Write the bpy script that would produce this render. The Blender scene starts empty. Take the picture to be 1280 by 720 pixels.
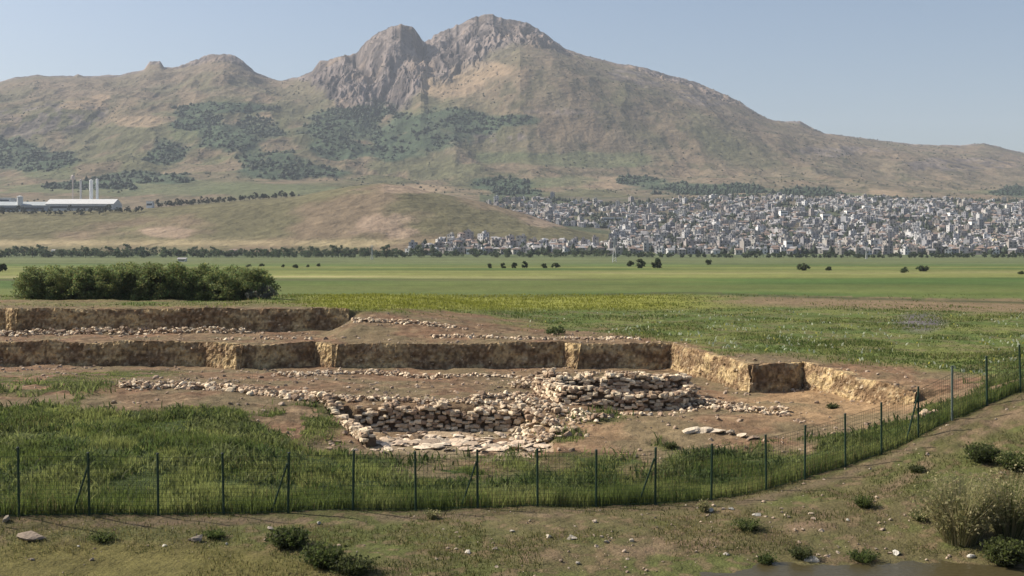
import bpy, math, random
import numpy as np
rng = np.random.default_rng(7)
random.seed(7)
sc = bpy.context.scene
COL = sc.collection
FOC, HOR, CH = 1500.0, 312.0, 8.0          # focal length in photo pixels, horizon row, eye height
HAZE, EXPO = 0.75e-4, 0.62

# ------------------------------------------------------------------ helpers
def sstep(a, b, x):
    t = np.clip((np.asarray(x, float) - a) / (b - a), 0, 1)
    return t * t * (3 - 2 * t)

def tab(pts):
    p = np.array(pts, float)
    return lambda x: np.interp(x, p[:, 0], p[:, 1])

def hash2(ix, iy, seed):
    h = (ix.astype(np.int64) * 374761393 + iy.astype(np.int64) * 668265263 + seed * 974711) & 0xFFFFFFFF
    h = ((h ^ (h >> 13)) * 1274126177) & 0xFFFFFFFF
    h = (h ^ (h >> 16)) & 0xFFFFFFFF
    return h / 4294967295.0

def vnoise(x, y, seed=0):
    x = np.asarray(x, float); y = np.asarray(y, float)
    ix = np.floor(x); iy = np.floor(y)
    fx = x - ix; fy = y - iy
    fx = fx * fx * fx * (fx * (fx * 6 - 15) + 10); fy = fy * fy * fy * (fy * (fy * 6 - 15) + 10)
    a = hash2(ix, iy, seed); b = hash2(ix + 1, iy, seed)
    c = hash2(ix, iy + 1, seed); d = hash2(ix + 1, iy + 1, seed)
    return (a + (b - a) * fx) * (1 - fy) + (c + (d - c) * fx) * fy

def fbm(x, y, octv=4, seed=0, gain=0.5):
    s = 0; a = 1; t = 0
    for i in range(octv):
        s = s + a * vnoise(x * 2 ** i + 17.3 * i, y * 2 ** i - 9.1 * i, seed + i)
        t += a; a *= gain
    return s / t

def ridged(x, y, octv=4, seed=0, gain=0.5):
    s = 0; a = 1; t = 0
    for i in range(octv):
        s = s + a * (1 - np.abs(2 * vnoise(x * 2 ** i + 31.7 * i, y * 2 ** i + 5.3 * i, seed + i) - 1))
        t += a; a *= gain
    return s / t

def px2x(px, d):
    return (np.asarray(px, float) - 640) / FOC * d

def lerp(a, b, t):
    t = np.asarray(t)[..., None]
    return np.asarray(a) * (1 - t) + np.asarray(b) * t

def mk(name, V, faces, mat, parent=None, col=None, smooth=False, loc=None):
    """one mesh object from numpy verts, a list of (n,3)/(n,4) face arrays, point colours"""
    me = bpy.data.meshes.new(name)
    V = np.asarray(V, np.float32)
    faces = [np.asarray(f, np.int32) for f in (faces if isinstance(faces, (list, tuple)) else [faces]) if len(f)]
    me.vertices.add(len(V)); me.vertices.foreach_set('co', V.ravel())
    idx = np.concatenate([f.ravel() for f in faces])
    tot = np.concatenate([np.full(len(f), f.shape[1], np.int32) for f in faces])
    me.loops.add(len(idx)); me.loops.foreach_set('vertex_index', idx)
    me.polygons.add(len(tot))
    me.polygons.foreach_set('loop_start', np.concatenate([[0], np.cumsum(tot)[:-1]]).astype(np.int32))
    me.polygons.foreach_set('loop_total', tot)
    me.polygons.foreach_set('use_smooth', np.full(len(tot), bool(smooth)))
    if col is not None:
        c = np.ones((len(V), 4), np.float32); c[:, :3] = col
        at = me.color_attributes.new('Col', 'FLOAT_COLOR', 'POINT')
        at.data.foreach_set('color', c.ravel())
    me.update(calc_edges=True)
    me.materials.append(mat)
    o = bpy.data.objects.new(name, me); COL.objects.link(o)
    if parent is not None: o.parent = parent
    if loc is not None: o.location = loc
    return o

def tag(o, label=None, cat=None, group=None, kind=None):
    if label: o['label'] = label
    if cat: o['category'] = cat
    if group: o['group'] = group
    if kind: o['kind'] = kind
    return o

def empty(name, loc=(0, 0, 0), rz=0.0):
    o = bpy.data.objects.new(name, None); COL.objects.link(o)
    o.location = loc; o.rotation_euler = (0, 0, rz); o.empty_display_size = 0.3
    return o

def copy_tree(o, parent=None):
    c = o.copy(); COL.objects.link(c)
    if parent is not None: c.parent = parent
    for ch in list(o.children): copy_tree(ch, c)
    return c

class MB:
    """collects pieces, then links them as one mesh"""
    def __init__(s): s.V = []; s.T = []; s.Q = []; s.C = []; s.n = 0
    def add(s, V, F, col=(.5, .5, .5)):
        V = np.asarray(V, float); F = np.asarray(F, int)
        s.V.append(V); (s.T if F.shape[1] == 3 else s.Q).append(F + s.n)
        c = np.asarray(col, float)
        s.C.append(np.broadcast_to(c, V.shape).copy()); s.n += len(V)
    def box(s, c, size, col=(.5, .5, .5), rz=0):
        x, y, z = np.array(size) / 2
        P = np.array([(-x, -y, -z), (x, -y, -z), (x, y, -z), (-x, y, -z), (-x, -y, z), (x, -y, z), (x, y, z), (-x, y, z)])
        if rz:
            cs, sn = math.cos(rz), math.sin(rz)
            P = np.stack([P[:, 0] * cs - P[:, 1] * sn, P[:, 0] * sn + P[:, 1] * cs, P[:, 2]], 1)
        s.add(P + np.array(c), [(0, 3, 2, 1), (4, 5, 6, 7), (0, 1, 5, 4), (1, 2, 6, 5), (2, 3, 7, 6), (3, 0, 4, 7)], col)
    def tube(s, pts, r, n=6, col=(.5, .5, .5), cap=True):
        pts = np.asarray(pts, float); r = np.broadcast_to(np.asarray(r, float), (len(pts),))
        rings = []
        for i, p in enumerate(pts):
            t = pts[min(i + 1, len(pts) - 1)] - pts[max(i - 1, 0)]; t = t / (np.linalg.norm(t) + 1e-9)
            a = np.array((1, 0, 0)) if abs(t[0]) < .8 else np.array((0, 1, 0))
            b1 = np.cross(t, a); b1 /= np.linalg.norm(b1); b2 = np.cross(t, b1)
            an = np.arange(n) / n * 2 * math.pi
            rings.append(p + r[i] * (np.cos(an)[:, None] * b1 + np.sin(an)[:, None] * b2))
        V = np.concatenate(rings); F = []
        for i in range(len(pts) - 1):
            for k in range(n):
                F.append((i * n + k, i * n + (k + 1) % n, (i + 1) * n + (k + 1) % n, (i + 1) * n + k))
        s.add(V, F, col)
        if cap:
            for i in (0, len(pts) - 1):
                R = rings[i]; V = np.concatenate([R, [R.mean(0)]])
                s.add(V, [(k, (k + 1) % n, n) for k in range(n)], col)
    def build(s, name, mat, parent=None, smooth=False, loc=None):
        V = np.concatenate(s.V); F = []
        if s.T: F.append(np.concatenate(s.T))
        if s.Q: F.append(np.concatenate(s.Q))
        return mk(name, V, F, mat, parent, np.concatenate(s.C), smooth, loc)

# ------------------------------------------------------------------ materials
def material(name, rough=0.9, spec=0.2, var=None, bump=None, base=None, tint2=None):
    """attribute colour x procedural noise; var = list of (scale, contrast), bump = list of (scale, distance)"""
    m = bpy.data.materials.new(name); m.use_nodes = True
    nt = m.node_tree; nt.nodes.clear(); N = nt.nodes.new; L = nt.links.new
    out = N('ShaderNodeOutputMaterial'); p = N('ShaderNodeBsdfPrincipled')
    L(p.outputs[0], out.inputs[0])
    p.inputs['Roughness'].default_value = rough
    p.inputs['Specular IOR Level'].default_value = spec
    if base is None:
        a = N('ShaderNodeAttribute'); a.attribute_name = 'Col'; c = a.outputs['Color']
    else:
        a = N('ShaderNodeRGB'); a.outputs[0].default_value = (*base, 1); c = a.outputs[0]
    tc = N('ShaderNodeTexCoord')
    for (s_, k) in (var or []):
        n = N('ShaderNodeTexNoise'); n.inputs['Scale'].default_value = s_; n.inputs['Detail'].default_value = 4
        L(tc.outputs['Object'], n.inputs['Vector'])
        r = N('ShaderNodeMapRange'); r.inputs[1].default_value = .25; r.inputs[2].default_value = .75
        r.inputs[3].default_value = 1 - k; r.inputs[4].default_value = 1 + k
        L(n.outputs['Fac'], r.inputs[0])
        mx = N('ShaderNodeVectorMath'); mx.operation = 'SCALE'
        L(c, mx.inputs[0]); L(r.outputs[0], mx.inputs['Scale']); c = mx.outputs[0]
    L(c, p.inputs['Base Color'])
    h = None
    for (s_, dist) in (bump or []):
        n = N('ShaderNodeTexNoise'); n.inputs['Scale'].default_value = s_; n.inputs['Detail'].default_value = 5
        L(tc.outputs['Object'], n.inputs['Vector'])
        b = N('ShaderNodeBump'); b.inputs['Strength'].default_value = 1.0; b.inputs['Distance'].default_value = dist
        L(n.outputs['Fac'], b.inputs['Height'])
        if h is not None: L(h, b.inputs['Normal'])
        h = b.outputs[0]
    if h is not None: L(h, p.inputs['Normal'])
    return m

M_ground = material('ground_soil', .95, .1, var=[(1.3, .22), (9, .25)], bump=[(3.0, .10), (14, .05)])
M_mount = material('mountain_slope', .95, .05, var=[(.012, .18), (.06, .25)], bump=[(.02, 8), (.09, 4)])
M_earth = material('cut_earth', .95, .1, var=[(1.5, .2), (6, .35)], bump=[(3.2, .2), (9, .12)])
M_stone = material('rubble_stone', .9, .2, var=[(4, .22), (18, .15)], bump=[(9, .05)])
M_grass = material('grass_blades', .75, .25)
M_leaf = material('foliage', .7, .25)
M_bark = material('bark', .9, .2, var=[(6, .3)], bump=[(12, .02)])
M_post = material('green_paint', .55, .4, var=[(6, .2)])
M_build = material('house_paint', .8, .3, var=[(.3, .10)])
M_metal = material('galvanised', .5, .5, var=[(3, .12)])

def leafy(m, k=.45):
    nt = m.node_tree; p = nt.nodes['Principled BSDF']; out = nt.nodes['Material Output']
    t = nt.nodes.new('ShaderNodeBsdfTranslucent'); mx = nt.nodes.new('ShaderNodeMixShader'); mx.inputs[0].default_value = k
    src = p.inputs['Base Color'].links[0].from_socket
    nt.links.new(src, t.inputs[0]); nt.links.new(p.outputs[0], mx.inputs[1]); nt.links.new(t.outputs[0], mx.inputs[2]); nt.links.new(mx.outputs[0], out.inputs[0])
leafy(M_grass, .58); leafy(M_leaf, .45)
def water_mat():
    m = bpy.data.materials.new('pond_water'); m.use_nodes = True
    nt = m.node_tree; p = nt.nodes['Principled BSDF']
    p.inputs['Base Color'].default_value = (.060, .050, .024, 1); p.inputs['Roughness'].default_value = .3
    p.inputs['Specular IOR Level'].default_value = .12
    n = nt.nodes.new('ShaderNodeTexNoise'); n.inputs['Scale'].default_value = 3.5; n.inputs['Detail'].default_value = 3
    tc = nt.nodes.new('ShaderNodeTexCoord'); nt.links.new(tc.outputs['Object'], n.inputs['Vector'])
    b = nt.nodes.new('ShaderNodeBump'); b.inputs['Distance'].default_value = .03
    nt.links.new(n.outputs['Fac'], b.inputs['Height']); nt.links.new(b.outputs[0], p.inputs['Normal'])
    return m
M_water = water_mat()

# ------------------------------------------------------------------ fence line (px, distance, row of its foot)
FEN = [(-160, 37.2, 647), (-68, 37.6, 646), (24, 38, 645), (112, 38.6, 644), (198, 39.2, 643), (280, 39.8, 642), (360, 40.3, 641), (441, 40.8, 639),
       (520, 41.3, 638), (597, 41.7, 636), (672, 42.1, 634), (745, 42.5, 632), (819, 42.8, 630), (889, 43.2, 626), (958, 44, 613),
       (1006, 45, 600), (1057, 46, 585), (1102, 47, 567), (1148, 48, 547), (1190, 49, 527), (1234, 50, 507), (1276, 51, 489), (1320, 52.1, 472), (1364, 53.2, 456)]
FEN = np.array(FEN, float)
FX = px2x(FEN[:, 0], FEN[:, 1]); FY = FEN[:, 1]; FZ = CH - (FEN[:, 2] - HOR) * FEN[:, 1] / FOC

# ------------------------------------------------------------------ ground height
class TPS:
    def __init__(s, P):
        P = np.array(P, float); s.X = P[:, :2] / 10; z = P[:, 2]; n = len(P)
        K = s.k(s.X, s.X) + np.eye(n) * .01
        A = np.zeros((n + 3, n + 3)); A[:n, :n] = K; A[:n, n] = 1; A[:n, n + 1:] = s.X
        A[n, :n] = 1; A[n + 1:, :n] = s.X.T
        s.w = np.linalg.solve(A, np.concatenate([z, [0, 0, 0]]))
    def k(s, A, B):
        r2 = ((A[:, None, :] - B[None]) ** 2).sum(-1)
        return .5 * r2 * np.log(r2 + 1e-12)
    def __call__(s, x, y):
        sh = np.shape(x); Q = np.stack([np.ravel(x), np.ravel(y)], 1) / 10; out = np.empty(len(Q)); n = len(s.X)
        for i in range(0, len(Q), 40000):
            q = Q[i:i + 40000]
            out[i:i + 40000] = s.k(q, s.X) @ s.w[:n] + s.w[n] + q @ s.w[n + 1:]
        return out.reshape(sh)

def P(px, d, z): return (float(px2x(px, d)), d, z)
low = []
for x in (-25, 0, 25):
    low += [(x, -10, 6.6), (x, 0, 6.2), (x, 10, 2.6), (x, 18, -.4), (x, 24, -1.5)]
low += [(-14, 31, -1.15), (-5, 31, -1.3), (3, 30, -1.5), (9, 31, -1.7), (16, 31, -1.7), (30, 30, -1.3), (-30, 31, -1.0), (45, 36, -.2), (-45, 38, -.4), (60, 50, 2.2), (-60, 50, .6)]
low += [P(100, 34.5, -1.05), P(300, 35, -1.08), P(700, 35.2, -1.27), P(850, 35.6, -1.36), P(1000, 35.9, -1.38), P(1190, 36.2, -1.38),
        P(745, 38.7, -1.05), P(1000, 39.5, -1.0), P(1180, 40, -.75), P(1180, 45, .11), P(1280, 38, -.9), P(1280, 42, -.06), P(1280, 46, .86), P(1400, 42, .2)]
low += [(FX[i], FY[i], FZ[i]) for i in range(0, len(FX), 1)]
low += [P(0, 47, .35), P(0, 56, 1.0), P(0, 66, .95), P(0, 75, .4), P(0, 83, 0), P(-250, 56, 1), P(-250, 83, 0.1), P(150, 47, .3), P(150, 56, .95), P(150, 66, .85), P(150, 83, 0),
        P(300, 47, .0), P(300, 57, .75), P(300, 66, .7), P(300, 75, .3), P(300, 83, 0), P(400, 47, -.5), P(400, 51, -.3), P(400, 56, .25), P(400, 60, .58),
        P(520, 46, -.85), P(520, 50.5, -.55), P(520, 54, -.2), P(520, 58, .5), P(520, 64, .42), P(520, 72, .15), P(520, 83, 0), P(620, 58, .45), P(620, 65, .25),
        P(690, 47, -.85), P(690, 51, -.62), P(700, 58, -.08), P(700, 66, 0), P(700, 83, 0), P(800, 48, -.8), P(800, 56, -.12), P(800, 66, 0), P(840, 83, 0),
        P(950, 50, -.5), P(950, 57, -.05), P(940, 68, 0), P(1050, 52, -.05), P(1050, 60, 0), P(1010, 70, 0), P(1120, 52.5, .35), P(1120, 57, .22), P(1150, 58.5, .6), P(1200, 57, 1.3),
        P(1280, 57, 1.8), P(1400, 60, 2.0), P(1280, 75, 1.6), P(1100, 80, .6)]
TL = TPS(low)
upp = [P(p, 81, 1.62) for p in (-300, -100, 100, 300, 500, 700, 840)] + [P(p, 92, 1.62) for p in (-300, 100, 500, 840, 1200)]
upp += [P(900, 74, 1.56), P(940, 67.4, 1.5), P(1005, 69.2, 1.45), P(1070, 63.5, 1.28), P(1140, 58, 1.08), P(1160, 57, 1.1), P(1200, 57, 1.3), P(1280, 57, 1.8), P(1400, 60, 2.0), P(1600, 60, 2.2),
        P(1280, 75, 1.6), P(1100, 72, 1.5), P(1000, 80, 1.6), (-60, 120, 1.6), (0, 120, 1.6), (60, 120, 1.6), (90, 80, 1.9), (-90, 100, 1.6)]
upp += [(FX[i], FY[i], FZ[i]) for i in range(18, len(FX))]
TU = TPS(upp)

W1 = [(-330, 82.6), (255, 82), (300, 80), (395, 82), (420, 80.3), (705, 82), (722, 80.8), (840, 81.5), (940, 67.4), (1005, 69.2), (1142, 57.8), (1500, 57.8)]
W2 = [(-330, 94), (7, 94), (20, 92.8), (150, 93.4), (300, 93.2), (432, 93.6), (470, 94.5), (1000, 96)]
TR = [(398, 59.4), (450, 58.0), (655, 57.7), (700, 54.5), (700, 49.5), (560, 48.8), (455, 50.8), (408, 56.6)]
def poly_world(p): p = np.array(p, float); return np.stack([px2x(p[:, 0], p[:, 1]), p[:, 1]], 1)
W1w, W2w, TRw = poly_world(W1), poly_world(W2), poly_world(TR)

def seg_dist(x, y, pl, closed=False):
    n = len(pl); best = np.full(np.shape(x), 1e9)
    for i in range(n if closed else n - 1):
        a, b = pl[i], pl[(i + 1) % n]; e = b - a
        t = np.clip(((x - a[0]) * e[0] + (y - a[1]) * e[1]) / (e @ e), 0, 1)
        best = np.minimum(best, np.hypot(x - a[0] - t * e[0], y - a[1] - t * e[1]))
    return best

def behind(x, y, pts, pl):
    u = x / np.maximum(y, 1) * FOC + 640; p = np.array(pts)
    # distance along a ray of constant bearing: segments are straight in plan, so intersect exactly
    d = np.full(np.shape(x), 1e9)
    for i in range(len(pl) - 1):
        a, b = pl[i], pl[i + 1]
        m = (u >= p[i, 0]) & (u <= p[i + 1, 0])
        k = (u - 640) / FOC
        den = (b[0] - a[0]) - k * (b[1] - a[1])
        t = np.where(np.abs(den) > 1e-9, (k * a[1] - a[0]) / den, 0)
        d = np.where(m, a[1] + t * (b[1] - a[1]), d)
    return y > d

def in_poly(x, y, pl):
    c = np.zeros(np.shape(x), bool); n = len(pl)
    for i in range(n):
        a, b = pl[i], pl[(i + 1) % n]
        m = ((a[1] > y) != (b[1] > y)) & (x < (b[0] - a[0]) * (y - a[1]) / (b[1] - a[1] + 1e-12) + a[0])
        c ^= m
    return c

def upper(x, y):
    """land behind the excavation: plain at 1.6 with a mound on the left and a terrace cut into it"""
    base = np.where(y < 125, TU(x, np.minimum(y, 125)), 1.6)
    base = lerp1(base, 1.6, sstep(95, 125, y))
    side = 1 - sstep(-15, 5, x)
    mound = 1.75 * side * (1 - sstep(118, 150, y))
    ramp = sstep(82.5, 97, y)
    m2 = seg_dist(x, y, W2w); s2 = np.where(behind(x, y, W2, W2w), m2, -m2)
    cut = sstep(.1, .4, s2)
    w = sstep(-14.2, -11.5, x)
    return base + mound * lerp1(cut, ramp, w)

def lerp1(a, b, t): return a * (1 - t) + b * t

def gz(x, y, detail=True):
    x = np.asarray(x, float); y = np.asarray(y, float)
    z = np.full(np.shape(x), 1.6)
    near = y < 170
    if near.any():
        xn, yn = x[near], y[near]
        L = TL(xn, np.minimum(yn, 90)); U = upper(xn, yn)
        m1 = seg_dist(xn, yn, W1w); s1 = np.where(behind(xn, yn, W1, W1w), m1, -m1)
        t = sstep(.12, .42, s1)
        fy = yn < 56; t = np.where(fy & (xn > 0), sstep(-2, 2, s1), t)
        t = np.where(yn < 50, 0, t)
        inside = in_poly(xn, yn, TRw); dt = seg_dist(xn, yn, TRw, True)
        L = np.where(inside, lerp1(L, np.minimum(L, -.62), sstep(.1, .5, dt)), L)
        zz = lerp1(L, U, t)
        if detail:
            rough = np.where(yn < 45, .5, 1.0)
            zz = zz + rough * ((fbm(xn * .35, yn * .35, 3, 11) - .5) * .28 + (fbm(xn * 1.6, yn * 1.6, 3, 12) - .5) * .16)
        z[near] = zz
    far = ~near
    if far.any() and detail:
        z[far] = 1.6 + (fbm(x[far] * .03, y[far] * .03, 3, 21) - .5) * .25
    return z

# ------------------------------------------------------------------ what grows where (functions of the ground point)
G_top = tab([(-200, 500), (0, 503), (120, 512), (300, 508), (330, 528), (400, 556), (450, 571), (560, 577), (690, 571), (860, 566), (960, 562), (1030, 556), (1080, 545), (1120, 528),
             (1150, 516), (1180, 500), (1230, 484), (1280, 467), (1400, 430)])
F_foot = tab(np.stack([FEN[:, 0], FEN[:, 2]], 1))
F_dist = tab(np.stack([FEN[:, 0], FEN[:, 1]], 1))
B_green = tab([(-200, 374), (0, 376), (340, 380), (430, 386), (560, 392), (640, 402), (760, 416), (840, 428), (930, 441), (1030, 452), (1120, 456), (1200, 464), (1280, 474), (1400, 470)])

def proj(x, y, z):
    yy = np.maximum(y, 1)
    return 640 + FOC * x / yy, HOR + FOC * (CH - z) / yy

def ell(px, py, cx, cy, rx, ry, soft=.5):
    return 1 - sstep(1 - soft, 1 + soft, np.hypot((px - cx) / rx, (py - cy) / ry))

def grass_inside(x, y, z):
    """0..1 cover of tall grass between the fence and the excavation"""
    px, py = proj(x, y, z)
    n = (fbm(x * .5, y * .5, 3, 31) - .5)
    g = sstep(-6, 8, py - G_top(px) + n * 40) * (y >= F_dist(px) + .05) * (y < 62)
    g *= 1 - .85 * ell(px, py, 560, 588, 75, 13) * (n > -.08)
    g *= 1 - .6 * ell(px, py, 800, 590, 30, 10) - .5 * ell(px, py, 690, 580, 30, 10)
    for c in ((45, 482, 90, 13), (375, 530, 55, 20), (160, 468, 60, 5), (385, 512, 30, 8), (745, 522, 40, 7), (860, 556, 40, 10), (700, 545, 25, 8)):
        g = np.maximum(g, .75 * ell(px, py, *c) * (n > -.1) * (y < 80))
    return np.clip(g, 0, 1)

def weeds_behind(x, y, z):
    px, py = proj(x, y, z)
    n = (fbm(x * .25, y * .25, 3, 33) - .5)
    g = 1 - sstep(-7, 7, py - B_green(px) + n * 22)
    g = np.maximum(g, .5 * ell(px, py, 200, 380, 220, 3) * (n > -.05))
    return np.clip(g, 0, 1) * (y > 56)

C_dirt = (.165, .114, .069); C_red = (.178, .108, .066); C_pale = (.31, .225, .135); C_dark = (.085, .058, .036)
C_grass = (.050, .068, .022); C_olive = (.105, .098, .040)

def ground_col(x, y, z):
    px, py = proj(x, y, z)
    n1 = fbm(x * .18, y * .18, 4, 41); n2 = fbm(x * .8, y * .8, 3, 42); n3 = fbm(x * 2.6, y * 2.6, 2, 43)
    c = lerp(C_dirt, C_red, sstep(.4, .62, n1)); c = lerp(c, C_dark, .6 * sstep(.5, .75, n2)); c = lerp(c, C_pale, .45 * sstep(.56, .8, n3))
    # pit floor, paler towards the right
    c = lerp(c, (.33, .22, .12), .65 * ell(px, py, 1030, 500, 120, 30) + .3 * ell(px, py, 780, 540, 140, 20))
    c = lerp(c, (.40, .31, .21), .75 * (in_poly(x, y, TRw) & (seg_dist(x, y, TRw, True) > .3)) * sstep(.3, .5, n2))
    c = lerp(c, (.150, .122, .070), .7 * sstep(.46, .62, fbm(x * .3 + 7, y * .3, 3, 45))); c = c * (.8 + .4 * fbm(x * 1.4, y * 1.4, 3, 46))[..., None]
    g = grass_inside(x, y, z); c = lerp(c, C_grass, g)
    # foreground verge and track
    fore = (y < F_dist(px)) & (y < 60)
    fc = lerp((.108, .094, .044), (.088, .096, .032), sstep(.38, .60, n2 * .5 + n1 * .5)); fc = lerp(fc, C_dark, .55 * sstep(.5, .7, n3))
    fc = lerp(fc, C_pale, .25 * sstep(.58, .75, n3))
    fc = lerp(fc, (.118, .104, .036), .9 * ell(px, py, 120, 715, 300, 38, .25))
    fc = lerp(fc, (.085, .095, .032), .5 * ell(px, py, 150, 668, 140, 9) + .5 * ell(px, py, 520, 667, 130, 9))
    track = np.exp(-((py - np.interp(px, [640, 760, 960, 1060, 1130, 1210, 1260], [700, 692, 668, 640, 600, 548, 520])) / 9.0) ** 2) * sstep(560, 760, px)
    fc = lerp(fc, (.185, .128, .085), .75 * track * sstep(.3, .5, n2))
    fc = lerp(fc, (.165, .12, .08), .7 * np.exp(-((py - F_foot(px) - 9) / 6) ** 2) * sstep(.35, .5, n2))
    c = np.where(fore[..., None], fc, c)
    # weedy field close behind, then the farmed bands
    w = weeds_behind(x, y, z)
    wc = lerp((.085, .115, .032), (.130, .145, .045), sstep(.4, .65, n1)); wc = lerp(wc, (.15, .12, .07), .5 * sstep(.52, .7, n2))
    wc = lerp(wc, (.12, .10, .12), .8 * ell(px, py, 1150, 403, 28, 11))
    q = py + (fbm(x * .02, y * .02, 3, 47) - .5) * 2.5
    bri = sstep(340, 420, px)
    wc = lerp(wc, (.20, .205, .045), bri * sstep(367, 371, q) * (1 - sstep(383, 390, q)) * (1 - sstep(800, 960, px)))
    wc = lerp(wc, (.19, .135, .085), sstep(860, 980, px + (n1 - .5) * 120) * sstep(368, 372, q) * (1 - sstep(376 + (px - 900) * .03, 384 + (px - 900) * .03, q)) * .9)
    wc = lerp(wc, (.040, .055, .022), .8 * np.exp(-((q - np.interp(px, [560, 690, 860, 1000, 1280], [371, 370, 366, 371, 378])) / 1.6) ** 2) * sstep(540, 600, px))
    far = (q < np.interp(px, [0, 560, 690, 860, 1000, 1280], [368, 369, 369, 365, 369, 374])) & (y > 120)
    fcol = lerp((.070, .112, .030), (.100, .130, .036), sstep(.4, .6, fbm(x * .012, y * .03, 3, 48)))
    fcol = lerp(fcol, (.160, .172, .056), sstep(331, 335, q) * (1 - sstep(346, 348.5, q)) * sstep(.25, .6, fbm(x * .004 + 3, y * .02, 2, 49) + .25 * sstep(337, 345, q)))
    fcol = lerp(fcol, (.32, .28, .14), .7 * np.exp(-((q - 346) / 1.2) ** 2) * (1 - sstep(640, 760, px)) + .5 * np.exp(-((q - 341) / 1.0) ** 2) * sstep(640, 760, px))
    fcol = lerp(fcol, (.10, .085, .045), .8 * np.exp(-((q - 349.2) / 1.1) ** 2) * (1 - sstep(700, 860, px)))
    fcol = lerp(fcol, (.11, .125, .06), (1 - sstep(328, 333, q)) * .8)
    fcol = fcol * (1 + .7 * (fbm(x * .008, y * .06, 4, 51) - .5) + .3 * (fbm(x * .05, y * .2, 3, 52) - .5))[..., None]; fcol = lerp(fcol, (.13, .14, .05), .45 * sstep(.5, .7, fbm(x * .012, y * .035, 3, 53))); wc = np.where(far[..., None], fcol, wc)
    wc = wc * (1 + .35 * (fbm(x * .35, y * .35, 3, 50) - .5))[..., None]
    back = (y > 56) & behind(x, y, W1, W1w)
    c = np.where(back[..., None], lerp(c, wc, w), c)
    return np.clip(c, 0, 1)

# ------------------------------------------------------------------ ground sheet
def fan_grid(rows, cols, apex):
    Y = np.repeat(rows[:, None], len(cols), 1); X = cols[None] * (Y + apex)
    return X, Y

def grid_faces(nr, nc):
    i = np.arange(nr - 1)[:, None] * nc + np.arange(nc - 1)[None]
    i = i.ravel()
    return np.stack([i, i + 1, i + nc + 1, i + nc], 1)

rows = np.concatenate([np.arange(-9, 20, 1.0), np.arange(20, 33, .3), np.arange(33, 62, .09), np.arange(62, 100, .13), np.arange(100, 150, .4), 150 * 1.03 ** np.arange(0, 76)])
cols = np.concatenate([np.linspace(-2.2, -.475, 36), np.arange(-.47, .4701, .0011), np.linspace(.475, 2.2, 36)])
X, Y = fan_grid(rows, cols, 12.0)
Z = gz(X, Y)
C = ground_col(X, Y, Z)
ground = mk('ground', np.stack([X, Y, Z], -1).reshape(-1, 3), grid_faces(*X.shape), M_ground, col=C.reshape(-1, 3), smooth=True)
tag(ground, kind='structure')
GX_rows, GX_cols, GZ = rows, cols, Z
def gq(x, y):
    """ground height read from the sheet itself"""
    x = np.asarray(x, float); y = np.asarray(y, float)
    i = np.clip(np.searchsorted(rows, y) - 1, 0, len(rows) - 2); u = x / (y + 12.0)
    j = np.clip(np.searchsorted(cols, u) - 1, 0, len(cols) - 2)
    a = (y - rows[i]) / (rows[i + 1] - rows[i]); b = (u - cols[j]) / (cols[j + 1] - cols[j])
    return (GZ[i, j] * (1 - a) + GZ[i + 1, j] * a) * (1 - b) + (GZ[i, j + 1] * (1 - a) + GZ[i + 1, j + 1] * a) * b
def gpt(px, py, dmin=30.0, dmax=900.0):
    """the ground point that lies on a line of sight of the survey: first crossing beyond dmin"""
    d = np.concatenate([np.arange(dmin, 150, .05), np.arange(150, dmax, 1.0)]); z = CH - (py - HOR) / FOC * d
    h = gq(px2x(px, d), d); k = np.argmax(h >= z)
    if h[k] < z[k]: k = len(d) - 1
    return float(px2x(px, d[k])), float(d[k]), float(h[k])

# pond at the foot of the bank
pw = 16
pond = mk('pond_water', [(-20, 22, -1.40), (34, 22, -1.40), (34, 37.6, -1.40), (-20, 37.6, -1.40)], [[(0, 1, 2, 3)]], M_water, col=None)
tag(pond, kind='structure')

# ------------------------------------------------------------------ mountains
E_c1 = tab([(-700, 250), (-100, 245), (0, 243), (150, 243), (300, 236), (420, 232), (500, 238), (560, 244), (640, 247), (830, 250), (960, 246), (1100, 248), (1280, 254), (2000, 262)])
E_c2 = tab([(-700, 225), (-100, 215), (0, 212), (100, 205), (180, 196), (300, 196), (420, 205), (560, 203), (700, 212), (840, 221), (1000, 225), (1150, 232), (1280, 238), (2000, 250)])
E_c3 = tab([(-700, 170), (-100, 140), (0, 133), (120, 128), (200, 122), (280, 110), (340, 124), (400, 128), (470, 137), (500, 126), (530, 108), (600, 92), (650, 72), (700, 82), (800, 108), (900, 143), (1000, 172), (1100, 192), (1280, 207), (2000, 240)])
RID = [(-700, 160), (-300, 135), (-60, 112), (0, 103), (20, 97), (45, 94), (75, 96), (92, 95), (97, 92), (105, 96), (150, 94), (180, 88), (187, 77), (200, 76), (205, 85), (222, 83), (240, 76), (262, 69), (290, 68), (303, 76),
       (318, 90), (340, 99), (352, 101), (372, 98), (390, 90), (400, 79), (420, 74), (445, 70), (455, 59), (470, 46), (488, 37), (503, 33), (516, 36), (524, 46), (529, 60), (534, 55), (545, 43), (565, 36), (590, 24), (612, 21),
       (640, 26), (662, 30), (680, 42), (705, 61), (730, 70), (770, 80), (800, 83), (840, 95), (880, 107), (920, 125), (945, 140), (960, 149), (980, 153), (1000, 152), (1015, 160), (1030, 167), (1080, 173), (1140, 180),
       (1200, 182), (1230, 179), (1250, 184), (1280, 192), (1340, 200), (1600, 225), (2000, 245)]
E_r = tab(RID)
_gx = np.arange(-760, 2100, 1.0); _k = np.exp(-.5 * (np.arange(-40, 41) / 9.0) ** 2); _k /= _k.sum()
_sm = np.convolve(np.pad(E_r(_gx), 40, mode='edge'), _k, 'valid')
E_rs = lambda x: np.interp(x, _gx, _sm)
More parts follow.
